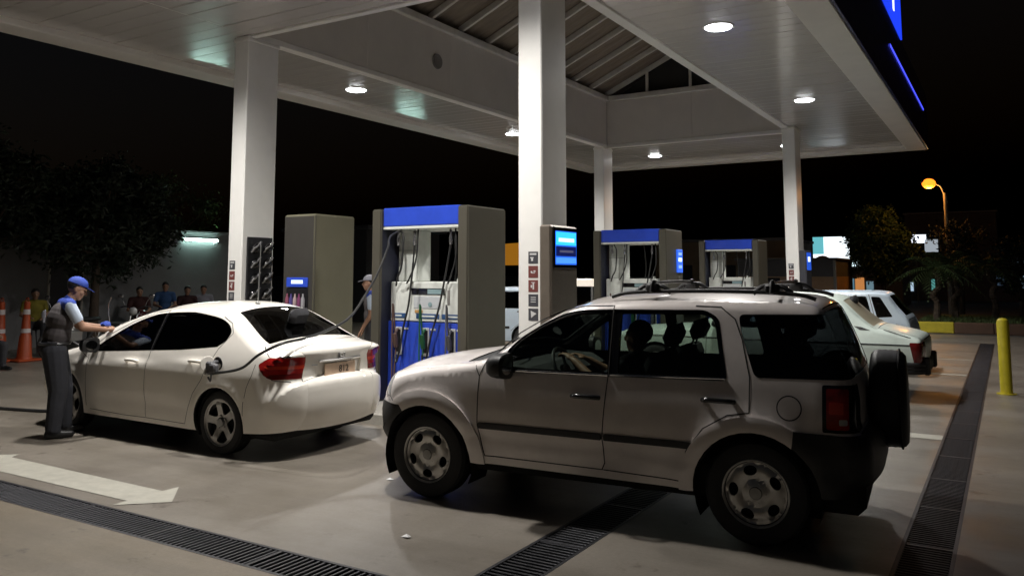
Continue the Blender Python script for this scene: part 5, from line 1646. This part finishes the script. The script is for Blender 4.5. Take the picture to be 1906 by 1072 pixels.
STAND = dict(pelvis=(0, 0, .93), chest=(0, 0, 1.25), neck=(0, .02, 1.44), head=(0, .04, 1.58), look=(0, 1, -.05), shL=(-.19, 0, 1.38), shR=(.19, 0, 1.38),
             elL=(-.24, -.02, 1.10), wrL=(-.22, .12, .87), elR=(.24, -.02, 1.10), wrR=(.22, .12, .87), hipL=(-.10, 0, .90), hipR=(.10, 0, .90), knL=(-.11, .02, .5), knR=(.11, .02, .5), anL=(-.12, 0, .085), anR=(.12, 0, .085))
person('attendant in pale cap and grey vest half hidden between cabinet and pump', (-8.62, 9.95, 0), 215, STAND, dict(att_wear, legs=DARKC), .016, cap=WHITC)
def sit(z=.55, lean=.05, arm=.35):
    return dict(pelvis=(0, 0, z + .10), chest=(0, lean, z + .41), neck=(0, lean * 1.8, z + .60), head=(0, lean * 2.4, z + .73), look=(0, 1, -.08), shL=(-.19, lean * 1.4, z + .54), shR=(.19, lean * 1.4, z + .54),
                elL=(-.25, .10, z + .28), wrL=(-.12, arm, z + .22), elR=(.25, .12, z + .28), wrR=(.12, arm, z + .24), hipL=(-.10, .03, z + .08), hipR=(.10, .03, z + .08),
                knL=(-.14, .44, z + .05), knR=(.14, .44, z + .05), anL=(-.15, .42, .085), anR=(.14, .45, .085))
ledge = MB().box(-18.95, -18.25, 12.0, 15.4, 0, .55, .02).build('seating_ledge', mat('ledge_grey', (.2, .2, .2), .8, var=.2, scale=3)); tag(ledge, 'low concrete ledge along the left wall with people seated', 'ledge')
GR = 'people sitting by the left wall'
person('seated person in dark red shirt, leftmost on the ledge by the wall', (-18.6, 12.72, 0), -30, sit(.55), dict(skin=SKIN, top=REDC, legs=DARKC, shoe=SHOE), .022, group=GR)
person('seated person in blue shirt with arms forward under the tube light', (-18.6, 13.46, 0), -35, sit(.66, .02, .42), dict(skin=SKIN, top=BLUEC, legs=DARKC, shoe=SHOE), .022, group=GR)
person('seated person in maroon shirt beside the one in blue', (-18.6, 14.12, 0), -35, sit(.55), dict(skin=SKIN, top=mat('cloth_maroon', (.03, .008, .009), .85), legs=DARKC, shoe=SHOE), .022, group=GR)
person('seated person in whitish shirt, nearest the left column', (-18.6, 14.64, 0), -40, sit(.57), dict(skin=SKIN, top=WHITC, legs=BLUEC, shoe=SHOE), .022, group=GR)
person('person in yellow shirt sitting behind the orange cone', (-18.3, 9.98, 0), -20, sit(.55), dict(skin=SKIN, top=YELC, legs=DARKC, shoe=SHOE), .022, group=GR)
person('person in blue cap and white shirt at the left picture edge', (-15.9, 7.70, 0), 20, sit(.40, .06), dict(skin=SKIN, top=WHITC, legs=DARKC, shoe=SHOE), .018, cap=ROYAL)
for (x, y), lab in (((-18.35, 9.95), 'dark stool under the person in yellow'), ((-15.93, 7.68), 'low stool under the person in the blue cap')):
    t = thing('stool', lab, 'stool', (x, y, 0)); hz = .50 if x < -17 else .36
    MB().lathe([(.001, hz + .03), (.17, hz + .03), (.18, hz + .01), (.17, hz), (.001, hz)], 18).build('seat', DARKC, t, smooth=30)
    for k in range(4):
        a = R(45 + 90 * k)
        MB().tube([(.12 * math.cos(a), .12 * math.sin(a), hz), (.17 * math.cos(a), .17 * math.sin(a), 0)], .014, 6).build('leg', DARKC, t)

# driver inside the utility car
a = R(184.2)
def suvw(x, y): return (-1.521 + x * math.cos(a) - y * math.sin(a), 6.263 + x * math.sin(a) + y * math.cos(a))
dx, dy = suvw(1.02, .38)
DRV = sit(.55, -.05, .45)
DRV.update(head=(0, -.10, 1.26), neck=(0, -.08, 1.13), chest=(0, -.06, .94), pelvis=(0, 0, .68), shL=(-.19, -.07, 1.08), shR=(.19, -.07, 1.08), elL=(-.25, .12, .92), elR=(.24, .12, .92), wrL=(-.15, .36, 1.08), wrR=(.15, .36, 1.06),
           handL=(-.11, .44, 1.12), handR=(.11, .44, 1.10), hipL=(-.10, .05, .66), hipR=(.10, .05, .66), knL=(-.14, .46, .74), knR=(.14, .46, .74), anL=(-.13, .74, .52), anR=(.12, .76, .52), look=(.15, 1, 0))
person('driver in dark clothes with hands on the wheel of the utility car', (dx, dy, 0), 184.2, DRV, dict(skin=SKIN, top=DARKC, sleeve=WHITC, legs=DARKC, shoe=SHOE), .014, True)

# ------------------------------------------------------------------ left background
WALLG = mat('rendered_wall', (.22, .22, .225), .85, var=.12, scale=1.2, bump=.2, bscale=20)
TUBE = mat('tube_light', (.9, 1, .97), .3, emit=(.62, 1.0, .88), estr=26)
w = thing('boundary_wall', 'long rendered wall at left behind the seated people', 'wall', (-19.6, 11, 0))
MB().box(-.2, 0, -16, -.03, 0, 2.85, .0).build('wall_face', WALLG, w)
MB().box(-.2, 0, .86, 5.6, 0, 2.85, .0).build('wall_face', WALLG, w)
MB().box(-.2, 0, -.03, .86, 1.98, 2.85, .0).build('lintel', WALLG, w)
dr = MB().box(-.26, -.20, .03, .80, 0, 1.94, .005).build('door', mat('door_dark', (.02, .02, .025), .5), w)
for a_ in ((-.03, .03, 0, 1.98), (.80, .86, 0, 1.98)):
    MB().box(-.10, .03, a_[0], a_[1], a_[2], a_[3], .006).build('door_frame', mat('frame_cream', (.42, .40, .36), .6), w)
MB().box(-.10, .03, -.03, .86, 1.981, 2.05, .006).build('door_frame', MATS['frame_cream'], w)
MB().box(-.24, .04, -16, 5.6, 2.855, 2.93, .01).build('coping', WALLG, w)
def tube_light(label, y, L=1.2):
    t = thing('tube_lamp', label, 'lamp', (-19.59, y, 2.66), 0, 'fluorescent tube lamps on the left wall')
    MB().box(0, .05, -L / 2, L / 2, -.01, .07, .01).build('fitting', mat('fitting_white', (.7, .7, .7), .5), t)
    MB().tube([(.075, -L / 2 + .03, .01), (.075, L / 2 - .03, .01)], .032, 10).build('tube', TUBE, t, smooth=True)
    for s_ in (-1, 1): MB().box(.04, .12, s_ * (L / 2 - .02) - .015, s_ * (L / 2 - .02) + .015, -.025, .045, .005).build('end_cap', MATS['fitting_white'], t)
    MB().box(.05, .10, L / 2 - .16, L / 2 - .04, -.12, -.06, .01).build('starter_box', MATS['fitting_white'], t)
tube_light('fluorescent tube lamp on the left wall above the seated people', 15.2)
sh2 = thing('kiosk_building', 'low dark kiosk hidden behind the nearest pump', 'building', (-19.6, 24.5, 0))
MB().box(-4, 0, -2.2, 2.2, 0, 3.3, .02).build('kiosk_wall', mat('kiosk_dark', (.05, .05, .055), .8), sh2)
MB().box(-4.2, .25, -2.4, 2.4, 3.3, 3.45, .02).build('kiosk_roof', MATS['kiosk_dark'], sh2)
MB().box(-.02, .012, -.5, .5, 0, 2.1, .005).build('kiosk_door', MATS['frame_cream'], sh2)
tube_light('fluorescent tube lamp on the kiosk behind the nearest pump', 24.6, 1.6)

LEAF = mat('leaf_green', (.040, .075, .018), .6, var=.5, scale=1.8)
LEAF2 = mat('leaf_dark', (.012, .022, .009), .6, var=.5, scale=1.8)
BARK = mat('bark', (.07, .05, .035), .9, var=.3, scale=8, bump=.5, bscale=20)
def tree(label, loc, h, rad, n_clump, n_leaf, leaf, m, trunk=.09, seed=1, crown_z=None, group='trees round the station'):
    rnd = random.Random(seed)
    t = thing('leafy_tree', label, 'tree', loc, 0, group)
    rx, ry, rz = rad; cz = crown_z or (h - rz)
    tr = MB()
    top = (rnd.uniform(-.2, .2), rnd.uniform(-.2, .2), cz)
    tr.tube(smooth_path([(0, 0, 0), (rnd.uniform(-.1, .1), rnd.uniform(-.1, .1), cz * .5), top], 5), [trunk * (1.25 - .75 * i / 10) for i in range(11)], 9)
    V = []; F = []
    clumps = []
    for i in range(n_clump):
        while True:
            p = Vector((rnd.uniform(-1, 1), rnd.uniform(-1, 1), rnd.uniform(-1, 1)))
            if .25 < p.length < 1: break
        c = Vector((p.x * rx, p.y * ry, cz + p.z * rz))
        clumps.append(c)
        if i % 4 == 0:
            a = Vector(top) * .75
            tr.tube(smooth_path([tuple(a), tuple(a.lerp(c, .5) + Vector((0, 0, -.12))), tuple(c)], 4), [trunk * .45 * (1 - .085 * k) for k in range(9)], 6)
        cr = rnd.uniform(.22, .48) * min(rx, rz) * .9
        for _ in range(n_leaf):
            q = Vector((rnd.gauss(0, 1), rnd.gauss(0, 1), rnd.gauss(0, .8))) * cr * .55 + c
            d = Vector((rnd.gauss(0, 1), rnd.gauss(0, 1), rnd.gauss(-.3, .7))).normalized()
            s_ = d.orthogonal().normalized(); s_.rotate(Matrix.Rotation(rnd.uniform(0, 6.28), 3, d))
            L = leaf * rnd.uniform(.6, 1.3); wd = L * .42
            o = len(V); nn = d.cross(s_) * L * .12
            V += [tuple(q), tuple(q + d * L * .5 + s_ * wd * .5 + nn), tuple(q + d * L), tuple(q + d * L * .5 - s_ * wd * .5 + nn)]
            F += [(o, o + 1, o + 2), (o, o + 2, o + 3)]
    tr.build('trunk', BARK, t, smooth=True)
    mesh_obj('crown', V, F, m, t)
    return t
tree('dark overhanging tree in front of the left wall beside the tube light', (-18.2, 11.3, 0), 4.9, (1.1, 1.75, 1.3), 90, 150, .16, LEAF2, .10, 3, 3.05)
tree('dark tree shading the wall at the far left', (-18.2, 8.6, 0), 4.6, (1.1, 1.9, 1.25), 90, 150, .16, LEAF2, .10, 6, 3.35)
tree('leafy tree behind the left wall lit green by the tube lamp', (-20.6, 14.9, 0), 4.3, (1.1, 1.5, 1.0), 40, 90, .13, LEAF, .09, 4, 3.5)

# orange traffic posts
ORANGE = mat('cone_orange', (.36, .055, .010), .5, var=.12, scale=8)
CONEW = mat('cone_band', (.6, .55, .55), .4)
def cone(label, x, y):
    t = thing('traffic_post', label, 'traffic cone', (x, y, 0), 0, 'tall orange traffic posts')
    MB().box(-.24, .24, -.24, .24, 0, .05, .02).build('base', ORANGE, t)
    b = MB(); b.lathe([(.15, .05), (.135, .10), (.105, .50), (.09, .52), (.055, 1.10), (.06, 1.13), (.05, 1.17), (.001, 1.18)], 20); b.build('cone_body', ORANGE, t, smooth=35)
    for z0, z1 in ((.56, .64), (.92, 1.02)):
        r0 = np.interp(z0, [.52, 1.10], [.09, .055]) + .003; r1 = np.interp(z1, [.52, 1.10], [.09, .055]) + .003
        b = MB(); b.lathe([(r0, z0), (r1, z1)], 20); b.build('reflective_band', CONEW, t, smooth=True)
    b = MB(); b.tube([(.05 * math.cos(q), 0, 1.2 + .05 * math.sin(q)) for q in np.linspace(0, 2 * math.pi, 13)], .012, 6, cap=False); b.build('ring', ORANGE, t, smooth=True)
cone('tall orange traffic post with pale bands left of the attendant', -16.82, 9.04)
cone('orange traffic post cut by the left picture edge', -17.1, 8.70)

# motorcycles
def motorcycle(label, loc, rz):
    t = thing('motorcycle', label, 'motorcycle', loc, rz, 'motorcycles parked by the left wall')
    for x in (-.62, .64):
        wv = thing_part('wheel', t, (x, 0, .29))
        b = MB(); b.tube([(.245 * math.cos(q), 0, .245 * math.sin(q)) for q in np.linspace(0, 2 * math.pi, 29)], .045, 8, cap=False); b.build('tyre', TYRE, wv, smooth=True)
        b = MB(); b.lathe([(.001, -.05), (.05, -.05), (.05, .05), (.001, .05)], 12, 'y')
        for k in range(10):
            q = 2 * math.pi * k / 10; b.tube([(0, 0, 0), (.215 * math.cos(q), 0, .215 * math.sin(q))], .005, 4)
        b.build('rim', SILVER_RIM, wv)
    b = MB()
    b.tube([(.64, .07, .29), (.45, .07, .85)], .022, 8); b.tube([(.64, -.07, .29), (.45, -.07, .85)], .022, 8); b.box(.40, .50, -.10, .10, .82, .86, .01); b.build('fork', SHINY, t, smooth=40)
    b = MB(); b.tube(smooth_path([(.36, .36, .98), (.43, .2, 1.0), (.46, 0, .92), (.43, -.2, 1.0), (.36, -.36, .98)], 5), .013, 8); b.build('handlebar', PLASTIC, t, smooth=True)
    for s_ in (1, -1):
        b = MB(); b.tube(smooth_path([(.42, s_ * .22, 1.0), (.44, s_ * .27, 1.12), (.42, s_ * .33, 1.20)], 4), .006, 6); b.ell((.41, s_ * .35, 1.23), (.02, .065, .045), 12, 8); b.build('mirror', SHINY, t, smooth=True)
    b = MB(); b.ell((.18, 0, .80), (.26, .13, .12), 18, 10); b.build('tank', mat('moto_paint', (.05, .012, .014), .25, coat=.6), t, smooth=True)
    b = MB(); b.box(-.62, .02, -.13, .13, .72, .80, .035); b.build('seat', PLASTIC, t, smooth=40)
    b = MB(); b.box(-.1, .26, -.14, .14, .30, .55, .04); b.lathe([(.10, .50), (.11, .52), (.10, .54), (.11, .56), (.10, .58), (.11, .60), (.09, .66)], 14, 'z', Matrix.Translation((.12, 0, 0))); b.build('engine', MATS['hubgrey'], t, smooth=40)
    b = MB(); b.tube([(.42, 0, .85), (.1, 0, .62), (-.1, 0, .30), (-.62, .08, .29)], .022, 8); b.tube([(.1, 0, .66), (-.65, 0, .74)], .02, 8); b.build('frame', PLASTIC, t, smooth=True)
    b = MB(); b.tube(smooth_path([(.18, .1, .34), (.0, .14, .24), (-.3, .16, .28), (-.8, .17, .40)], 5), [.02] * 8 + [.04] * 8, 8); b.build('exhaust', SHINY, t, smooth=True)
    b = MB(); b.ell((.52, 0, .90), (.07, .09, .09), 14, 8); b.build('headlamp', CLEARLENS, t, smooth=True)
    b = MB(); b.tube([(-.05, .12, .30), (-.15, .28, .01)], .012, 6); b.build('stand', PLASTIC, t)
motorcycle('parked motorcycle seen above the bonnet of the white saloon', (-16.9, 11.7, 0), R(-60))
motorcycle('parked motorcycle behind the attendant with the blue cap', (-16.9, 10.1, 0), R(-75))

# ------------------------------------------------------------------ right background
YKERB = mat('kerb_yellow', (.52, .43, .03), .6, var=.15, scale=5)
BKERB = mat('kerb_brown', (.10, .055, .035), .8, var=.2, scale=4)
GRASS = mat('grass_green', (.05, .075, .02), .9, var=.5, scale=3)
pl = thing('planter_bed', 'raised planter bed with yellow painted kerb at far right', 'planter', (-2.4, 27, 0))
for i in range(9):
    MB().box(i * 1.0 + .004, i * 1.0 + .996, 0, .18, 0, .32, .02).build('kerb_block', YKERB if i == 0 else BKERB, pl)
MB().box(0.02, 9, .18, 6, 0, .29, .0).build('planter_soil', GRASS, pl)
gb = MB(); rnd = random.Random(9)
for i in range(3000):
    x, y = rnd.uniform(.05, 5), rnd.uniform(.2, 3.5); h_ = rnd.uniform(.05, .16); aa = rnd.uniform(0, 6.28)
    gb.v += [(x - .012 * math.cos(aa), y - .012 * math.sin(aa), .29), (x + .012 * math.cos(aa), y + .012 * math.sin(aa), .29), (x + rnd.gauss(0, .03), y + rnd.gauss(0, .03), .29 + h_)]
    gb.f.append((len(gb.v) - 3, len(gb.v) - 2, len(gb.v) - 1))
go = mesh_obj('planter_grass', gb.v, gb.f, GRASS, pl); tag(go, kind='stuff')

PALML = mat('palm_green', (.045, .075, .022), .55, var=.4, scale=2)
def palm(label, loc, h, n=16, L=1.5, seed=1):
    rnd = random.Random(seed)
    t = thing('palm_tree', label, 'palm tree', loc, 0, 'palms in the planter')
    tr = MB(); pts = [(.03 * i * rnd.uniform(-1, 1), .03 * i * rnd.uniform(-1, 1), h * i / 6) for i in range(7)]
    sp = smooth_path(pts, 6)
    tr.tube(sp, [(.10 - .04 * i / len(sp)) * (1.12 if i % 2 else 1) for i in range(len(sp))], 10); tr.build('trunk', BARK, t)
    top = Vector(pts[-1])
    for k in range(n):
        az = 2 * math.pi * k / n + rnd.uniform(-.2, .2); el = rnd.uniform(.1, 1.2); Ln = L * rnd.uniform(.8, 1.15)
        d = Vector((math.cos(az), math.sin(az), 0))
        sp = [top + d * Ln * u * math.cos(el * (1 - .2 * u)) + Vector((0, 0, Ln * (u * math.sin(el) - .75 * u * u))) for u in np.linspace(0, 1, 15)]
        b = MB(); b.tube([tuple(p) for p in sp], [.014 * (1 - .06 * i) for i in range(15)], 5)
        sd = d.cross(Vector((0, 0, 1)))
        for i in range(1, 15):
            for sg in (1, -1):
                l = Ln * .30 * math.sin(math.pi * min(1, .15 + i / 15)) + .05
                tip = sp[i] + sd * sg * l * .8 + (sp[i] - sp[i - 1]).normalized() * l * .45 + Vector((0, 0, -l * .35))
                w_ = (sp[i] - sp[i - 1]).normalized() * .022
                b.add([tuple(sp[i] - w_), tuple(sp[i] + w_), tuple(tip)], [(0, 1, 2)])
        b.build('frond', PALML, t, fix=False)
palm('palm with drooping fronds nearest the yellow kerb', (-1.95, 28.6, .28), 1.55, 15, 1.35, 5)
palm('second palm right of the kerb palm', (-1.45, 29.4, .28), 1.75, 15, 1.4, 8)
palm('third palm at the back of the planter', (-.4, 30.3, .28), 1.6, 14, 1.3, 11)
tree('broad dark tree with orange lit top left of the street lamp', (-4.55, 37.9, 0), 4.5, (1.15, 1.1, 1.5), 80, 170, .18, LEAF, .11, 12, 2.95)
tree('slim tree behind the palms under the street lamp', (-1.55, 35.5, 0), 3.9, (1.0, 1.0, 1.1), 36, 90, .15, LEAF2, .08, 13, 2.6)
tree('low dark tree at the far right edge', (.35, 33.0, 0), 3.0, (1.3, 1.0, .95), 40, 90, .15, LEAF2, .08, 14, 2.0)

# sodium street lamp
t = thing('street_lamp', 'orange glowing street lamp on a tall pole at far right', 'street lamp', (-1.93, 36.0, -.29))
MB().tube([(0, 0, 0), (0, 0, 2.5), (0, 0, 5.15)], [.11, .09, .075], 12).build('pole', mat('pole_concrete', (.30, .27, .23), .8, var=.15, scale=6), t, smooth=True)
MB().tube(smooth_path([(0, 0, 4.9), (-.12, 0, 5.35), (-.40, 0, 5.58)], 5), .035, 8).build('bracket_arm', MATS['hubgrey'], t, smooth=True)
b = MB(); b.ell((-.60, -.02, 5.62), (.26, .13, .09), 16, 8); b.v = [(p[0], p[1], max(p[2], 5.60)) for p in b.v]; b.build('lamp_head', MATS['hubgrey'], t, smooth=40)
b = MB(); b.ell((-.56, -.02, 5.55), (.25, .20, .20), 16, 10); b.build('lamp_bowl', mat('sodium_bowl', (1, .6, .2), .3, emit=(1.0, .20, .012), estr=3.0), t, smooth=True)

sl = bpy.data.lights.new('sodium_lamp', 'POINT'); sl.energy = 120; sl.color = (1.0, .42, .08); sl.shadow_soft_size = .2
slo = bpy.data.objects.new('sodium_lamp', sl); link(slo); slo.parent = t; slo.location = (-.56, -.02, 5.30)
# buildings
PEACH = mat('peach_render', (.58, .38, .24), .8, var=.1, scale=2)
GREYR = mat('grey_render', (.16, .155, .16), .85, var=.12, scale=2)
BROWNW = mat('brown_block_wall', (.20, .14, .10), .85, var=.2, scale=2.2, bump=.3, bscale=12)
t = thing('corner_shop', 'low corner shop with peach wall behind the right column', 'building', (-9, 34, 0))
MB().box(-.6, 3.24, 0, 4, 0, 1.60, .01).build('peach_wall', PEACH, t)
MB().box(-.6, 3.24, .02, 4, 1.602, 2.26, .01).build('grey_wall', GREYR, t)
MB().box(-.7, 3.34, -.15, 4.1, 2.262, 2.34, .01).build('roof_slab', GREYR, t)
MB().box(3.15, 3.27, -.04, .02, 0, 2.25, .01).build('corner_post', MATS['frame_cream'], t)
dd = MB().box(.3, 1.1, -.01, .03, 0, 1.55, .005).build('door', DARKC, t)
MB().box(.36, 1.04, -.018, -.01, .5, 1.4).build('door_panel', GREYR, dd)
t = thing('orange_house', 'dull orange house wall left of the right column', 'building', (-9.2, 36.5, 0))
MB().box(-5, 1.1, 0, 5, 0, 3.15, .01).build('wall', mat('orange_render', (.22, .15, .09), .85, var=.15, scale=1.5), t)
MB().box(-5.15, 1.2, -.2, 5.1, 3.15, 3.27, .01).build('roof_slab', GREYR, t)
for i in range(3):
    wi = MB().box(-4.2 + 2 * i, -3.2 + 2 * i, -.02, .02, 1.0, 2.1, .005).build('window', DARKC, t)
    MB().box(-4.25 + 2 * i, -3.15 + 2 * i, -.06, .0, .93, .99, .005).build('sill', GREYR, wi)
t = thing('lit_billboard', 'bright white and teal billboard behind the dark tree', 'billboard', (-8.0, 46, 0))
MB().box(-.95, .98, 0, .12, 2.25, 3.72, .01).build('panel', GLOSSBLK, t)
MB().box(-.90, .95, -.02, -.001, 2.29, 3.66).build('lit_face', glow('board_white', (.85, .95, 1.0), 1.5), t)
MB().box(-.90, -.35, -.024, -.02, 2.75, 3.66).build('lit_stripe', glow('board_teal', (.15, .55, .62), .9), t)
for x in (-.6, .6): MB().tube([(x, .06, 0), (x, .06, 2.26)], .06, 8).build('leg', MATS['hubgrey'], t)
b = MB(); b.ell((-.42, -.06, 2.35), (.42, .05, .32), 14, 8); b.build('printed_shape', mat('board_tan', (.35, .2, .1), .8), t)
t = thing('far_shop', 'distant shop with row of bright white windows behind the tree', 'building', (-6.9, 47, 0))
MB().box(-1.3, 2.2, 0, 4, 0, 3.0, .01).build('wall', GREYR, t)
MB().box(-1.4, 2.3, -.3, 4, 3.0, 3.15, .01).build('roof_slab', GREYR, t)
for i in range(6):
    MB().box(-.72 + i * .22, -.54 + i * .22, -.03, 0, 2.10, 2.50).build('window', glow('win_white', (.75, .95, 1.0), 1.6), t)
for i, (x0, x1, z0, z1, cc) in enumerate(((-.1, .35, .7, 1.5, (.5, .2, .06)), (.45, .8, .7, 1.3, (.12, .2, .24)), (-.5, -.15, .6, 1.45, (.08, .18, .24)))):
    MB().box(x0, x1, -.03, 0, z0, z1).build('shop_window', glow('shopwin%d' % i, cc, 1.0), t)
t = thing('warehouse', 'large dim brown warehouse wall under the street lamp', 'building', (-3, 60, 0))
for j in range(8):
    MB().box(-2.7, 2.55, 0, .3, j * .70 + .01, j * .70 + .69, .01).build('wall_course', BROWNW, t)
MB().box(-2.68, 2.53, .05, 8, 0, 5.58).build('wall_core', BROWNW, t)
MB().box(-2.8, 2.65, -.05, 8, 5.61, 5.72, .01).build('parapet', mat('parapet_pale', (.4, .33, .26), .8), t)
t = thing('lit_kiosk_front', 'patch of bright white lights seen through the palm leaves', 'sign', (-4.2, 55, 0))
MB().box(-.85, .85, 0, .15, 2.85, 4.15, .01).build('sign_case', GLOSSBLK, t)
MB().box(-.75, .10, -.02, -.001, 3.55, 4.05).build('lit_panel', glow('patch_white', (.85, .9, 1.0), 2.0), t)
MB().box(.0, .72, -.03, -.021, 3.0, 3.75).build('lit_panel', glow('patch_grey', (.4, .45, .5), .8), t)
for x in (-.5, .5): MB().tube([(x, .07, 0), (x, .07, 2.86)], .05, 8).build('leg', MATS['hubgrey'], t)
t = thing('street_front', 'row of dim street fronts with small teal windows at far right', 'building', (-2, 58, 0))
MB().box(-4, 8, 0, .4, 0, 2.7, .01).build('wall', GREYR, t)
for x, z0, z1, w_, cc, e in ((-3.6, .6, 1.15, .42, (.45, .6, .75), .9), (-2.15, .5, 1.35, .22, (.1, .35, .33), .7), (2.55, .8, 1.6, .30, (.25, .38, .5), .8), (1.4, 1.0, 1.6, .4, (.06, .10, .16), .5), (2.5, 2.35, 2.62, .42, (.9, .9, 1), 1.8)):
    MB().box(x, x + w_, -.03, -.001, z0, z1).build('window', glow('w%.1f' % x, cc, e), t)
t = thing('painted_glow_awning', 'awning with painted orange glow seen between the nearest pump and the middle column', 'awning', (-24.3, 40, 0))
MB().prism([(-3, 2.2), (2.5, 2.2), (2.5, 3.1), (1.5, 3.5), (-3, 3.3)], 0, 1.2, 'xz').build('awning_face', glow('awning_painted_glow', (.50, .20, .015), .55), t)  # face glows by itself in place of sodium light falling on it
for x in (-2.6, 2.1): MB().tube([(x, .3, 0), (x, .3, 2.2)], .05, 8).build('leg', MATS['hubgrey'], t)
# bright tube fitting low behind the middle pump
t = thing('lit_counter_sign', 'cream lit strip left of the middle pump', 'sign', (-8.6, 17.9, 0))
MB().box(-.4, .55, .0, .06, 1.42, 1.60, .01).build('strip', glow('strip_cream', (.8, .72, .6), .8), t)
MB().tube([(0, .03, 0), (0, .03, 1.42)], .03, 8).build('post', MATS['hubgrey'], t)
